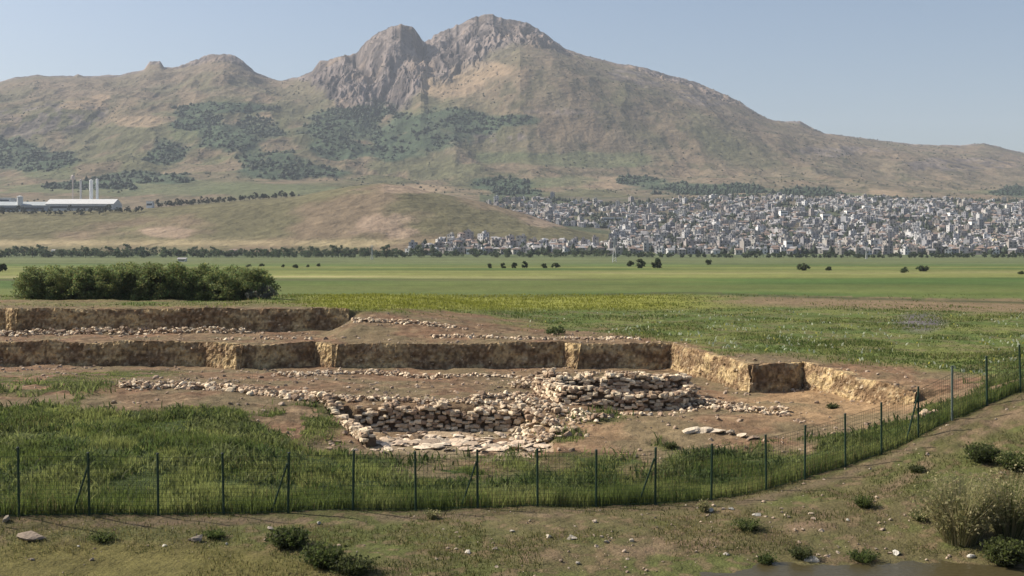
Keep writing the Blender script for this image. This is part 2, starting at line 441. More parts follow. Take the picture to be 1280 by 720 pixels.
E_dr = tab([(-700, 4300), (0, 4200), (330, 4100), (380, 3900), (420, 3720), (500, 3700), (526, 3740), (535, 3880), (640, 3900), (900, 3800), (1280, 3900), (2000, 4000)])
E_spur = tab([(-500, 272), (-100, 267), (0, 265), (150, 263), (190, 260), (300, 251), (370, 246), (410, 238), (440, 233), (480, 229), (510, 233), (540, 240), (600, 252), (660, 268), (710, 285), (740, 298), (780, 318), (2000, 320)])

def hill_z(px, d):
    """height field of everything beyond the plain, on a (bearing, distance) grid; px (nc,), d (nr,)"""
    nc = len(px); dr = E_dr(px); crag = sstep(375, 400, px) * (1 - sstep(690, 715, px)) + .5 * sstep(180, 230, px) * (1 - sstep(305, 330, px)) + .4 * sstep(780, 800, px) * (1 - sstep(935, 960, px))
    jag = crag * ((ridged(px / 17, px * 0, 3, 58, .6) - .6) * 5 + (vnoise(px / 3.5, px * 0, 59) - .5) * 2.5)
    K = [np.full(nc, 900.), np.full(nc, 1080.), np.full(nc, 2200.), np.full(nc, 2750.), np.full(nc, 3400.) - (4000 - dr) * .4, dr, dr + 500, np.full(nc, 7000.)]
    pyk = [None, None, E_c1(px), E_c2(px), E_c3(px), E_rs(px) - .3 * jag]
    ZK = [np.full(nc, .2), np.full(nc, 1.4)] + [CH + (HOR - pyk[i]) / FOC * K[i] for i in range(2, 6)]
    ZK += [ZK[5] - 160, ZK[5] * .2]
    K = np.array(K); ZK = np.array(ZK); h = np.diff(K, axis=0); sl = np.diff(ZK, axis=0) / h
    m = np.zeros_like(ZK); m[0] = sl[0]; m[-1] = sl[-1]
    for i in range(1, len(K) - 1):
        a, b = sl[i - 1], sl[i]; w1 = 2 * h[i] + h[i - 1]; w2 = h[i] + 2 * h[i - 1]
        m[i] = np.where(a * b > 0, (w1 + w2) / (w1 / np.where(a == 0, 1, a) + w2 / np.where(b == 0, 1, b)), 0)
    m[5] = np.maximum(sl[4] * .9, 0)          # crisp crest
    D = np.repeat(d[:, None], nc, 1); Zr = np.zeros_like(D)
    for i in range(len(K) - 1):
        t = np.clip((D - K[i]) / h[i], 0, 1); hh = h[i]
        val = (2 * t ** 3 - 3 * t ** 2 + 1) * ZK[i] + (t ** 3 - 2 * t ** 2 + t) * hh * m[i] + (-2 * t ** 3 + 3 * t ** 2) * ZK[i + 1] + (t ** 3 - t ** 2) * hh * m[i + 1]
        Zr = np.where((D >= K[i]) & (D <= K[i + 1]), val, Zr)
    Xw = px2x(px[None], D)
    s = (D - 2200) / (dr[None] - 2200)
    # gullies and shoulders
    amp = (36 - 16 * sstep(560, 680, px)[None]) * sstep(.02, .35, s) * (1 - .93 * sstep(.72, .99, s)) + 5 * sstep(1150, 1500, D) * (1 - sstep(2100, 2300, D))
    wx = Xw + 160 * (fbm(Xw / 700, D / 700, 3, 61) - .5) * 2
    Zr += amp * (1.25 * (ridged(wx / 300, D / 480, 4, 62) - .62) + 1.5 * (fbm(Xw / 240, D / 240, 5, 63) - .5))
    Zr += (14 - 7 * sstep(560, 680, px)[None]) * sstep(.02, .2, s) * (1 - .5 * sstep(.9, 1, s)) * (ridged(Xw / 85, D / 120, 5, 64) - .6)
    rk = rock_mask(px[None], D, dr[None])
    Zr += rk * (40 * (ridged(Xw / 42 + 1.2 * fbm(Xw / 60, D / 60, 2, 69), D / 170, 4, 65, .62) - .62) + 30 * (fbm(Xw / 75, D / 75, 3, 70) - .5) + 14 * (fbm(Xw / 11, D / 30, 3, 66) - .5)) * (1 - .86 * sstep(.86, 1.0, s))
    # crest knobs: only near the crest itself
    knob = (E_rs(px) - E_r(px) + .7 * jag) / FOC * dr
    Zr += knob[None] * np.exp(-np.abs((D - dr[None]) / np.where(D < dr[None], 95, 60)) ** 1.6)
    # the cleft between the two summits and a gully left of it
    for (pts, dep, wd) in (([(527, 3720), (512, 3600), (492, 3470), (478, 3340)], 28, 11), ([(447, 3720), (455, 3620), (468, 3450)], 26, 11), ([(575, 3840), (555, 3700), (520, 3560)], 18, 10)):
        p = np.array(pts, float); cx = np.interp(D, p[::-1, 1], p[::-1, 0])
        w = sstep(p[-1, 1] - 80, p[-1, 1] + 60, D) * (1 - sstep(p[0, 1] - 20, p[0, 1] + 60, D))
        Zr -= dep * w * np.exp(-((px[None] - cx) / wd) ** 2)
    # front spur on the left
    zr = CH + (HOR - E_spur(px)) / FOC * 1500
    f = np.where(D < 1500, sstep(1120, 1520, D) ** .8, 1 - .55 * sstep(1560, 1900, D) * sstep(150, 420, px)[None])
    sp = 1.4 + (zr[None] - 1.4) * f * (D > 1000) * (1 - sstep(1900, 2500, D) * .8)
    sp += 4 * (fbm(Xw / 90, D / 120, 4, 68) - .5) * sstep(1120, 1300, D) * (1 - .6 * sstep(1400, 1500, D))
    k = 6.0
    mx = np.maximum(Zr, sp); Zr = mx + k * np.log(np.exp((Zr - mx) / k) + np.exp((sp - mx) / k)) - k * .0
    return Zr - np.where(D < 1180, (1 - sstep(1000, 1180, D)) * 3.5, 0)

def rock_mask(px, D, dr):
    n = fbm(px / 22, D / 90, 3, 71)
    below = dr - D
    lim = np.interp(px, [0, 200, 230, 262, 300, 330, 370, 395, 420, 480, 500, 515, 560, 620, 660, 690, 720, 760, 800, 900, 940, 960, 1000, 1100],
                    [60, 60, 110, 150, 140, 60, 60, 300, 460, 540, 520, 440, 460, 440, 380, 290, 130, 60, 150, 190, 120, 60, 60, 40])
    r = 1 - sstep(.75, 1.15, below / np.maximum(lim * (.75 + .5 * n), 1))
    return np.clip(r, 0, 1) * (D > 2800)

mrows = np.concatenate([np.arange(960, 1500, 9.0), np.arange(1500, 3150, 8.0), np.arange(3150, 3980, 3.6), np.arange(3980, 4300, 8), np.arange(4300, 7000, 150)])
mpx = np.concatenate([np.linspace(-1500, -70, 60), np.arange(-64, 1345, 1.35), np.linspace(1350, 2800, 60)])
MZ = hill_z(mpx, mrows)
MD = np.repeat(mrows[:, None], len(mpx), 1); MX = px2x(mpx[None], MD)

def hz(px, d):
    i = np.clip(np.searchsorted(mrows, d) - 1, 0, len(mrows) - 2); j = np.clip(np.searchsorted(mpx, px) - 1, 0, len(mpx) - 2)
    a = (d - mrows[i]) / (mrows[i + 1] - mrows[i]); b = (px - mpx[j]) / (mpx[j + 1] - mpx[j])
    return (MZ[i, j] * (1 - a) + MZ[i + 1, j] * a) * (1 - b) + (MZ[i, j + 1] * (1 - a) + MZ[i + 1, j + 1] * a) * b

FOREST = [(297, 170, 55, 27), (25, 200, 66, 20), (0, 190, 40, 22), (440, 158, 60, 28), (505, 165, 70, 25), (430, 186, 45, 18), (370, 216, 75, 11), (335, 200, 50, 12), (565, 152, 70, 15), (270, 135, 75, 7),
          (630, 230, 42, 11), (655, 150, 45, 9), (212, 188, 30, 16), (890, 237, 85, 9), (1010, 240, 45, 7), (640, 243, 40, 9), (1275, 241, 32, 8), (240, 150, 30, 14), (120, 232, 60, 7), (175, 222, 60, 8), (480, 190, 50, 10), (800, 226, 30, 6)]
LIGHTG = [(232, 168, 22, 20), (200, 236, 160, 10), (330, 238, 110, 7), (60, 236, 90, 8), (690, 228, 70, 9), (1040, 246, 110, 7), (720, 200, 140, 10), (60, 215, 50, 12)]
PALE = [(560, 100, 55, 20), (600, 88, 50, 12), (108, 131, 30, 6), (125, 122, 12, 4), (470, 280, 38, 12), (500, 290, 20, 7), (690, 276, 34, 8), (1105, 243, 36, 6), (330, 165, 14, 26), (175, 150, 40, 8), (1260, 205, 10, 5), (740, 228, 50, 8), (520, 236, 60, 6), (210, 292, 30, 8)]
ROCKY = [(60, 146, 95, 16), (30, 165, 60, 10), (810, 95, 40, 12), (890, 122, 50, 12), (600, 170, 60, 8), (700, 140, 60, 6), (1060, 188, 60, 7), (1200, 205, 70, 8)]
def patch(px, py, n, lst):
    r = np.zeros(np.shape(px))
    for e in lst:
        m = np.abs(px - e[0]) < e[2] * 1.8
        r = np.maximum(r, np.where(m, 1 - sstep(.72, 1.12, np.hypot((px - e[0]) / e[2], (py - e[1]) / e[3]) + (n - .5) * 1.3), 0))
    return r

def hill_col(px, D, Zr):
    x = px2x(px, D); py = HOR + FOC * (CH - Zr) / D
    s = np.clip((D - 2200) / (E_dr(px) - 2200), 0, 1)
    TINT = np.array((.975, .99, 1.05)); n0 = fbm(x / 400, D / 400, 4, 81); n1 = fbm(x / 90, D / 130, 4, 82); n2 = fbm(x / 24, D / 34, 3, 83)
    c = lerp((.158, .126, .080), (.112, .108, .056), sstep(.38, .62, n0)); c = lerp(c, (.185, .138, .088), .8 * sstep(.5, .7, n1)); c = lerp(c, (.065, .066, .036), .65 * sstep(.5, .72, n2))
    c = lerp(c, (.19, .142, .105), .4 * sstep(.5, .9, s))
    rk = np.maximum(rock_mask(px, D, E_dr(px)), .75 * patch(px, py, n1, ROCKY) * sstep(.4, .55, n2))
    fl = ridged(x / 42 + 1.2 * fbm(x / 60, D / 60, 2, 69), D / 170, 4, 65, .62); rock = lerp((.085, .070, .062), (.215, .175, .15), sstep(.48, .72, fl)); rock = lerp(rock, (.26, .195, .14), .7 * sstep(.5, .7, n1)); rock = lerp(rock, (.07, .06, .056), .6 * sstep(.5, .7, n2))
    c = lerp(c, rock, rk)
    c = lerp(c, (.30, .215, .135), .75 * patch(px, py, n1, PALE) * (1 - rk))
    c = lerp(c, (.105, .122, .058), .7 * patch(px, py, n1, LIGHTG))
    f = patch(px, py, n1, FOREST)
    c = lerp(c, (.052, .080, .046), .85 * f * sstep(.25, .45, n2 + .2 * f))
    # spur, its foot and the ground under the town
    spur = (D < 1560) & (px < 760)
    sc_ = lerp((.165, .125, .078), (.125, .112, .058), sstep(.4, .6, n1)); sc_ = lerp(sc_, (.30, .22, .15), .8 * patch(px, py, n2, PALE))
    sc_ = lerp(sc_, (.34, .27, .15), .8 * np.exp(-((py - 304) / 4.5) ** 2) * (px < 560) * sstep(.35, .5, n1 + .1))
    c = np.where(spur[..., None], sc_, c)
    tw = (D < 2250) & ~spur & (px > 600)
    c = np.where(tw[..., None], lerp((.13, .11, .075), (.075, .085, .045), sstep(.4, .6, n1)), c)
    c = np.where((D < 1110)[..., None], np.array((.10, .12, .055)), c)
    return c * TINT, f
MPX = np.repeat(mpx[None], len(mrows), 0)
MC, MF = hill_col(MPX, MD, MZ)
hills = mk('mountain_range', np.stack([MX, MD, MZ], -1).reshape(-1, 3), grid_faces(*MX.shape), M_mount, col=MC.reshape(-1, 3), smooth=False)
tag(hills, kind='structure')

# far-off woods on the slopes: many small crowns, one mass
def blobs(name, pts, r, hgt, col, jit=.3):
    n = len(pts); base = []
    an = np.arange(5) / 5 * 2 * math.pi
    base = np.concatenate([np.stack([np.cos(an) * .6, np.sin(an) * .6, np.zeros(5)], 1), np.stack([np.cos(an + .6), np.sin(an + .6), np.full(5, .45)], 1), [(0, 0, 1.0)]])
    F = [(k, (k + 1) % 5, 5 + k) for k in range(5)] + [((k + 1) % 5, 5 + (k + 1) % 5, 5 + k) for k in range(5)] + [(5 + k, 5 + (k + 1) % 5, 10) for k in range(5)]
    V = base[None] * (1 + jit * (rng.random((n, 11, 3)) - .5) * 2)
    V = V * np.stack([r, r, hgt], 1)[:, None] + pts[:, None]
    Fa = np.array(F)[None] + (np.arange(n) * 11)[:, None, None]
    cc = np.repeat((np.array(col) * (1 + .7 * (rng.random((n, 1)) - .5)))[:, None], 11, 1)
    return mk(name, V.reshape(-1, 3), Fa.reshape(-1, 3), M_leaf, col=cc.reshape(-1, 3))
sel = (MF > .35) & (MD > 2250) & (MPX > -80) & (MPX < 1360)
ii = np.argwhere(sel); _p = (MF[sel] ** 2) * (.15 + sstep(.35, .65, fbm(MX[sel] / 70, MD[sel] / 90, 3, 91))); _p /= _p.sum(); ii = ii[rng.choice(len(ii), min(9000, len(ii)), replace=False, p=_p)]
fp = np.stack([MX[ii[:, 0], ii[:, 1]] + rng.normal(0, 3, len(ii)), MD[ii[:, 0], ii[:, 1]], MZ[ii[:, 0], ii[:, 1]] - 1.5], 1)
wood = blobs('mountain_forest', fp, (_r := 1.6 + 4.2 * rng.random(len(fp)) ** 2), _r * rng.uniform(1.0, 2.0, len(fp)), (.042, .070, .040))
tag(wood, 'dark green scattered woods covering the folds of the mountain slopes', 'forest', kind='stuff')
# scrub dotted over the open slopes
ii = np.argwhere((MD > 2000) & (MD < 3900) & (MPX > -80) & (MPX < 1360) & (MF < .3)); ii = ii[rng.choice(len(ii), 5000, replace=False)]
w = fbm(MX[ii[:, 0], ii[:, 1]] / 120, ii[:, 0] / 20.0, 3, 90); ii = ii[w > .5]
fp = np.stack([MX[ii[:, 0], ii[:, 1]], MD[ii[:, 0], ii[:, 1]], MZ[ii[:, 0], ii[:, 1]] - 1], 1)
scr = blobs('mountain_scrub', fp, rng.uniform(1.5, 3.6, len(fp)), rng.uniform(2, 4.5, len(fp)), (.060, .070, .038))
tag(scr, 'sparse low scrub dotted across the tan open mountain slopes', 'scrub', kind='stuff')

# ------------------------------------------------------------------ stones
def ico():
    t = (1 + 5 ** .5) / 2
    v = np.array([(-1, t, 0), (1, t, 0), (-1, -t, 0), (1, -t, 0), (0, -1, t), (0, 1, t), (0, -1, -t), (0, 1, -t), (t, 0, -1), (t, 0, 1), (-t, 0, -1), (-t, 0, 1)], float)
    f = [(0, 11, 5), (0, 5, 1), (0, 1, 7), (0, 7, 10), (0, 10, 11), (1, 5, 9), (5, 11, 4), (11, 10, 2), (10, 7, 6), (7, 1, 8), (3, 9, 4), (3, 4, 2), (3, 2, 6), (3, 6, 8), (3, 8, 9), (4, 9, 5), (2, 4, 11), (6, 2, 10), (8, 6, 7), (9, 8, 1)]
    v = list(v / np.linalg.norm(v[0])); mid = {}; F = []
    def m(a, b):
        k = (min(a, b), max(a, b))
        if k not in mid:
            p = v[a] + v[b]; v.append(p / np.linalg.norm(p)); mid[k] = len(v) - 1
        return mid[k]
    for a, b, c in f:
        ab, bc, ca = m(a, b), m(b, c), m(c, a); F += [(a, ab, ca), (b, bc, ab), (c, ca, bc), (ab, bc, ca)]
    return np.array(v), np.array(F)
IV, IF = ico()
STONES, BLOCKS = [], []
for k in range(32):
    v = IV.copy()
    if k >= 16: v = np.sign(v) * np.abs(v) ** .3; v /= np.abs(v).max(0)
    for j in range(10 if k < 16 else 5):
        d = rng.normal(size=3); d /= np.linalg.norm(d); lim = rng.uniform(.34, .75) if k < 16 else rng.uniform(.75, 1.1); s = v @ d
        v = v - np.where(s > lim, s - lim, 0)[:, None] * d
    v *= 1 + .05 * rng.normal(size=(len(v), 1)); (STONES if k < 16 else BLOCKS).append(v / np.abs(v).max(0))
def stone_cloud(P, size, tones=((.68, .56, .40), (.46, .34, .23), (.60, .48, .34), (.27, .19, .13)), flat=.65, elong=1.45, yaw=None):
    """list of points + sizes -> V, F, C of angular stones (squared blocks when yaw is given)"""
    n = len(P); V = np.empty((n, len(IV), 3)); C = np.empty((n, len(IV), 3)); tones = np.array(tones)
    for i in range(n):
        src = STONES if yaw is None else BLOCKS
        v = src[rng.integers(16)] * size[i] * np.array((rng.uniform(.8, elong), rng.uniform(.7, 1.1) if yaw is None else .34 / size[i], rng.uniform(flat * .75, flat * 1.3))) * .5
        a = rng.uniform(0, 6.28) if yaw is None else yaw[i] + rng.normal(0, .09); b = rng.normal(0, .25 if yaw is None else .07); ca, sa, cb, sb = math.cos(a), math.sin(a), math.cos(b), math.sin(b)
        v = np.stack([v[:, 0], v[:, 1] * cb - v[:, 2] * sb, v[:, 1] * sb + v[:, 2] * cb], 1)
        v = np.stack([v[:, 0] * ca - v[:, 1] * sa, v[:, 0] * sa + v[:, 1] * ca, v[:, 2]], 1)
        V[i] = v + P[i]; c = tones[rng.integers(len(tones))] * rng.uniform(.7, 1.2); C[i] = c
    F = IF[None] + (np.arange(n) * len(IV))[:, None, None]
    return V.reshape(-1, 3), F.reshape(-1, 3), C.reshape(-1, 3)

# ------------------------------------------------------------------ cut earth faces of the excavation
def earth_wall(a, b, label, zlow=None):
    a = np.array(a, float); b = np.array(b, float); L = np.linalg.norm(b - a); e = (b - a) / L
    n = np.array((e[1], -e[0]))
    if n @ (-(a + b)) < 0: n = -n                       # towards the pit, i.e. the near side
    ns = max(6, int(L / .075)); s = np.linspace(-.29, L + .29, ns); rowsn = 20
    P0 = a[None] + s[:, None] * e
    mg = min(.8, L * .45); back = a[None] + np.clip(s, mg, L - mg)[:, None] * e - n * .75; front = P0 + n * .45
    zt = gq(back[:, 0], back[:, 1]) + .03 + .09 * (fbm(s * 1.1 + a[0] * 3, s * 0 + a[1], 3, 101) - .5) + .07 * (vnoise(s * 5, s * 0 + a[0], 102) - .5)
    zb = np.minimum(gq(front[:, 0], front[:, 1]), gq(P0[:, 0] + n[0] * .1, P0[:, 1] + n[1] * .1)) - .25
    V = []; 
    for k in range(rowsn):
        t = k / (rowsn - 1); z = zb + (zt - zb) * t
        off = .10 + .22 * (1 - t) ** 2.2 + .20 * (fbm(s * 1.3 + a[0], z * 1.3 + a[1], 3, 103) - .5) + .24 * (fbm(s * 3.4 + a[0], z * 2.6, 3, 104, .6) - .5) - .10 * t ** 6
        V.append(np.stack([P0[:, 0] + n[0] * off, P0[:, 1] + n[1] * off, z], 1))
    V.append(np.stack([back[:, 0], back[:, 1], zt - .045], 1)); V.append(np.stack([back[:, 0], back[:, 1], zb], 1))
    V = np.concatenate(V); F = grid_faces(rowsn + 2, ns)
    endL = [[k * ns for k in range(rowsn + 2)]]; endR = [[k * ns + ns - 1 for k in range(rowsn + 2)][::-1]]
    m = len(V); ss = np.tile(s, rowsn + 2); z = V[:, 2]
    q = fbm(ss * .7 + a[0], z * 1.5, 3, 105); q2 = vnoise(ss * 6, z * 5, 106)
    c = lerp((.54, .40, .215), (.26, .175, .10), sstep(.35, .65, q)); c = c * (1 - .22 * sstep(.45, .6, vnoise(ss * .15, z * 7 + .4 * q, 108)))[:, None]; c = lerp(c, (.10, .064, .038), .7 * sstep(.55, .85, q2)); c = lerp(c, (.50, .40, .26), .6 * sstep(.72, .9, 1 - q2))
    nst = int(L * 5); ii = rng.integers(0, ns, nst); kk = rng.integers(1, rowsn - 2, nst); pp = V[kk * ns + ii] - np.r_[n * .03, 0]
    sv, sf, scol = stone_cloud(pp, .08 + .22 * rng.random(nst) ** 2.5, tones=((.42, .31, .20), (.30, .22, .14), (.50, .40, .28)))
    o = mk('earth_wall', np.concatenate([V, sv]), [F, np.array(endL), np.array(endR), sf + m], M_earth, col=np.concatenate([c, scol]), smooth=False)
    return tag(o, label, 'earth wall', 'cut earth faces around the excavation')
NAMES1 = ['long dark cut earth face at the left end of the lower trench row', 'narrow sunlit tan earth face right of the long left trench face',
          'short dark cut earth face between two sunlit tan corners', 'narrow sunlit tan earth face at the left end of the middle trench face',
          'long dark cut earth face at the middle of the lower trench row', 'slim sunlit tan earth strip between two dark trench faces on the right',
          'dark rectangular earth face at the right end of the back row, behind the oval ruin', 'long golden sunlit earth face slanting forward from the back right corner',
          'small dark earth block face between two golden slanting trench faces', 'golden sunlit earth face slanting down to the fence at the far right']
for i in range(10): earth_wall(W1w[i], W1w[i + 1], NAMES1[i])
for i, l in ((0, 'dark earth face at the left edge of the upper terrace'), (1, 'pale narrow sunlit corner of earth at the left end of the upper terrace')):
    earth_wall(W2w[i], W2w[i + 1], l)
earth_wall(W2w[2], W2w[5], 'long dark earth face of the upper terrace in front of the bushes')

def along(ptsw, n):
    p = np.array(ptsw, float); sl = np.linalg.norm(np.diff(p[:, :2], axis=0), axis=1); cum = np.concatenate([[0], np.cumsum(sl)])
    t = np.sort(rng.uniform(0, cum[-1], n)); x = np.interp(t, cum, p[:, 0]); y = np.interp(t, cum, p[:, 1])
    j = np.clip(np.searchsorted(cum, t) - 1, 0, len(sl) - 1); e = (p[j + 1, :2] - p[j, :2]) / sl[j][:, None]
    return x, y, e, t, cum[-1]

def rubble(name, label, cat, pix, n, width=.6, size=(.18, .5), pile=.15, group=None, world=None, kind='stuff', flat=.65, **k):
    pts = world if world is not None else [gpt(*p)[:2] for p in pix]
    x, y, e, t, L = along(pts, n); o = rng.normal(0, width * .42, n)
    x = x - e[:, 1] * o; y = y + e[:, 0] * o; size = (size[0] * .85, size[1] * .8) if n > 20 else size
    sz = size[0] + (size[1] - size[0]) * rng.random(n) ** 2.2
    z = gq(x, y) + sz * .10 + pile * rng.random(n) * np.exp(-(o / (width * .5 + 1e-6)) ** 2)
    V, F, C = stone_cloud(np.stack([x, y, z], 1), sz, flat=flat, **k)
    return tag(mk(name, V, F, M_stone, col=C), label, cat, group, kind)

def stone_wall(label, pix, h, thick=.6, size=(.17, .36), world=None, batter=.02, ragged=.35, name='ruined_wall', cs=.19):
    """dry-stone wall: a packed earth core, squared blocks in courses on its face, rougher ones on top"""
    p = np.array(world if world is not None else [gpt(*q)[:2] for q in pix], float)
    cum = np.concatenate([[0], np.cumsum(np.linalg.norm(np.diff(p, axis=0), axis=1))]); L = cum[-1]
    def at(t):
        x = np.interp(t, cum, p[:, 0]); y = np.interp(t, cum, p[:, 1]); d = .25
        e = np.stack([np.interp(t + d, cum, p[:, 0]) - np.interp(t - d, cum, p[:, 0]), np.interp(t + d, cum, p[:, 1]) - np.interp(t - d, cum, p[:, 1])], 1)
        e /= np.linalg.norm(e, axis=1)[:, None] + 1e-9; nn = np.stack([-e[:, 1], e[:, 0]], 1); nn *= np.where((nn * np.stack([x, y], 1)).sum(1, keepdims=True) > 0, 1, -1)
        return x, y, e, nn
    topf = lambda t: h * (1.04 - ragged * 1.9 * np.clip(fbm(t * .9 + p[0, 0], t * 0 + h, 3, 111) - .28, 0, 1))
    PP, SS, YY = [], [], []
    z = cs * .45
    while z < h:
        t = np.arange(rng.uniform(0, .2), L, .29); t = t + rng.normal(0, .05, len(t)); x, y, e, nn = at(t); g0 = gq(x - nn[:, 0] * .2, y - nn[:, 1] * .2)
        k = (z < topf(t)) & (rng.random(len(t)) > .12)
        PP.append(np.stack([x + nn[:, 0] * batter * z, y + nn[:, 1] * batter * z, g0 + z + rng.normal(0, .045, len(t))], 1)[k]); SS.append(rng.uniform(size[0] + .08, size[1], k.sum())); YY.append(np.arctan2(e[:, 1], e[:, 0])[k]); z += cs
    for lay in np.arange(.05, thick + .05, .3):
        t = np.arange(rng.uniform(0, .2), L, .28); t = t + rng.normal(0, .08, len(t)); x, y, e, nn = at(t); g0 = gq(x - nn[:, 0] * .2, y - nn[:, 1] * .2); k = rng.random(len(t)) > .15
        PP.append(np.stack([x + nn[:, 0] * (lay + rng.normal(0, .06, len(t))), y + nn[:, 1] * lay, g0 + topf(t) + rng.normal(.02, .06, len(t))], 1)[k]); SS.append(rng.uniform(*size, k.sum())); YY.append(rng.uniform(0, 3, k.sum()))
    V, F, C = stone_cloud(np.concatenate(PP), np.concatenate(SS), flat=.62, yaw=np.concatenate(YY))
    t = np.linspace(0, L, max(3, int(L / .3))); x, y, e, nn = at(t); g0 = gq(x - nn[:, 0] * .2, y - nn[:, 1] * .2); tz = g0 + topf(t) - .06; n = len(t)
    q0 = np.stack([x, y], 1) + nn * .10; q1 = np.stack([x, y], 1) + nn * thick
    K = np.concatenate([np.c_[q0, g0 - .2], np.c_[q0, tz], np.c_[q1, tz], np.c_[q1, g0 - .2]]); Q = grid_faces(4, n)
    ends = np.array([[0, n, 2 * n, 3 * n], [4 * n - 1, 3 * n - 1, 2 * n - 1, n - 1]])
    m = len(V)
    return tag(mk(name, np.concatenate([V, K]), [F, Q + m, ends + m], M_stone, col=np.concatenate([C, np.broadcast_to((.11, .075, .05), K.shape)])), label, 'ruined wall', 'remains of excavated stone walls')  # earth core coloured dark to stand for deep shade between the blocks

# the sunken trench: masonry along its back edge, a slanting left end, paved floor
def trw(px, d): return (float(px2x(px, d)), d)
stone_wall('tall dark rubble wall face behind the pale floor of the sunken trench', None, 1.12, .7, world=[trw(446, 57.5), trw(500, 57.35), trw(560, 57.3), trw(610, 57.25), trw(652, 57.2)], ragged=.34)
stone_wall('broken slanting stone wall at the left end of the sunken trench', None, .4, .5, world=[trw(402, 59.0), trw(418, 57.2), trw(440, 54.6), trw(456, 52.2)], ragged=.5)
rubble('stone_floor', None, None, None, 330, 2.3, (.25, .95), .0, world=[trw(470, 53.6), trw(560, 53.2), trw(680, 53.0)], flat=.17, kind='structure', tones=((.62, .51, .38), (.56, .44, .32), (.48, .37, .27)))
o = rubble('boulder', 'brown rounded boulder standing on the pale trench floor', 'boulder', None, 1, .01, (1.1, 1.12), .1, world=[trw(519, 54.0), trw(521, 54.0)], kind=None, tones=((.2, .14, .09),))
rubble('rubble', 'heap of pale tumbled blocks at the right end of the sunken trench', 'rubble', [(655, 518), (672, 535), (690, 552)], 240, 1.5, (.2, .62), .35)
rubble('rubble', 'long band of pale rubble crossing the left floor towards the trench', 'rubble', [(150, 484), (230, 484), (310, 489), (365, 497), (405, 505)], 760, 1.0, (.16, .58), .26)
rubble('rubble', 'pale loose stones lining the top of the sunken trench wall', 'rubble', None, 380, 1.0, (.18, .5), .14, world=[trw(330, 61.2), trw(410, 59.9), trw(520, 58.7), trw(650, 58.5)])
# oval double ruin on the right
stone_wall('front ring of the oval double stone ruin', [(668, 493), (700, 504), (750, 511), (800, 513), (845, 512), (872, 503)], .82, .6, ragged=.3)
stone_wall('rear ring of the oval double stone ruin', None, 1.2, .7, ragged=.34, world=[trw(672, 66.0), trw(700, 64.9), trw(760, 64.0), trw(820, 64.2), trw(862, 65.4)])
rubble('rubble', 'high pile of blocks at the left end of the oval ruin', 'rubble', [(655, 486), (668, 480), (690, 476)], 170, 1.4, (.2, .55), .5)
rubble('rubble', 'pale blocks tumbled along the back of the oval ruin', 'rubble', [(720, 469), (770, 468), (820, 471), (858, 478)], 170, 1.0, (.2, .5), .16)
rubble('rubble', 'sloping spill of pale stones in front of the oval ruin', 'rubble', [(640, 496), (680, 509), (710, 518), (755, 526)], 420, 1.3, (.15, .5), .25)
rubble('rubble', 'thin line of pale stones at the foot of the front ring', 'rubble', [(770, 516), (800, 521), (845, 517), (866, 512)], 50, .5, (.15, .45), .06)
rubble('rubble', 'low broad scatter of pale stones right of the oval ruin', 'rubble', [(868, 502), (905, 508), (945, 515), (985, 516)], 360, 1.5, (.15, .46), .18)
for px, py, sz, lb in ((862, 541, .95, 'leftmost and longest of the pale slabs before the right dig floor'), (880, 540, .7, 'small pale slab second from the left in the slab row'), (896, 540, .9, 'pale slab third from the left in the slab row'), (914, 543, .75, 'pale slab right of the middle of the slab row'),
                       (928, 546, .7, 'tilted pale slab near the right end of the slab row'), (943, 549, .6, 'last darker slab at the right end of the slab row')):
    x, y, z = gpt(px, py); V, F, C = stone_cloud(np.array([(0, 0, .07)]), [sz], tones=((.50, .42, .32),) if px < 940 else ((.3, .22, .16),), flat=.32)
    tag(mk('stone_slab', V, F, M_stone, col=C, loc=(x, y, z)), lb, 'slab', 'flat pale slabs in front of the dig floor')
rubble('rubble', 'short row of dark gapped stones above the trench wall', 'rubble', [(588, 498), (620, 497), (655, 496)], 120, .6, (.2, .5), .2)
rubble('rubble', 'pale stone line below the middle trench face', 'rubble', [(352, 470), (420, 467), (500, 469), (560, 473)], 420, .8, (.16, .48), .18)
rubble('rubble', 'faint stone line ending near the oval ruin', 'rubble', [(545, 471), (600, 470), (645, 470)], 150, .7, (.15, .42), .1)
rubble('rubble', 'low stone wall remains on the upper left terrace', 'rubble', None, 620, 1.0, (.18, .6), .42, world=[trw(40, 90.8), trw(120, 91.0), trw(180, 91.4), trw(250, 91.4), trw(312, 91.0)])
rubble('rubble', 'pale fallen stones at the far left corner of the terrace', 'rubble', None, 150, 1.6, (.2, .55), .4, world=[trw(-20, 90), trw(35, 88.5)])
rubble('rubble', 'few pale blocks on the terrace edge above the sunlit corner', 'rubble', None, 26, .4, (.25, .6), .1, world=[trw(255, 84.2), trw(320, 84.6), trw(410, 85.5)])
rubble('rubble', 'thin stone line on the brown slope above the middle trench', 'rubble', None, 300, .7, (.16, .5), .16, world=[trw(440, 91), trw(500, 91.5), trw(570, 91)])
rubble('rubble', 'pale stone edging along the top of the right trench faces', 'rubble', None, 420, .8, (.16, .48), .12, world=[trw(540, 86), trw(640, 85.5), trw(740, 85.5), trw(800, 85)])
rubble('rubble', 'pair of pale blocks where the golden face meets the fence', 'rubble', [(1154, 521), (1163, 517)], 12, .5, (.25, .6), .2)

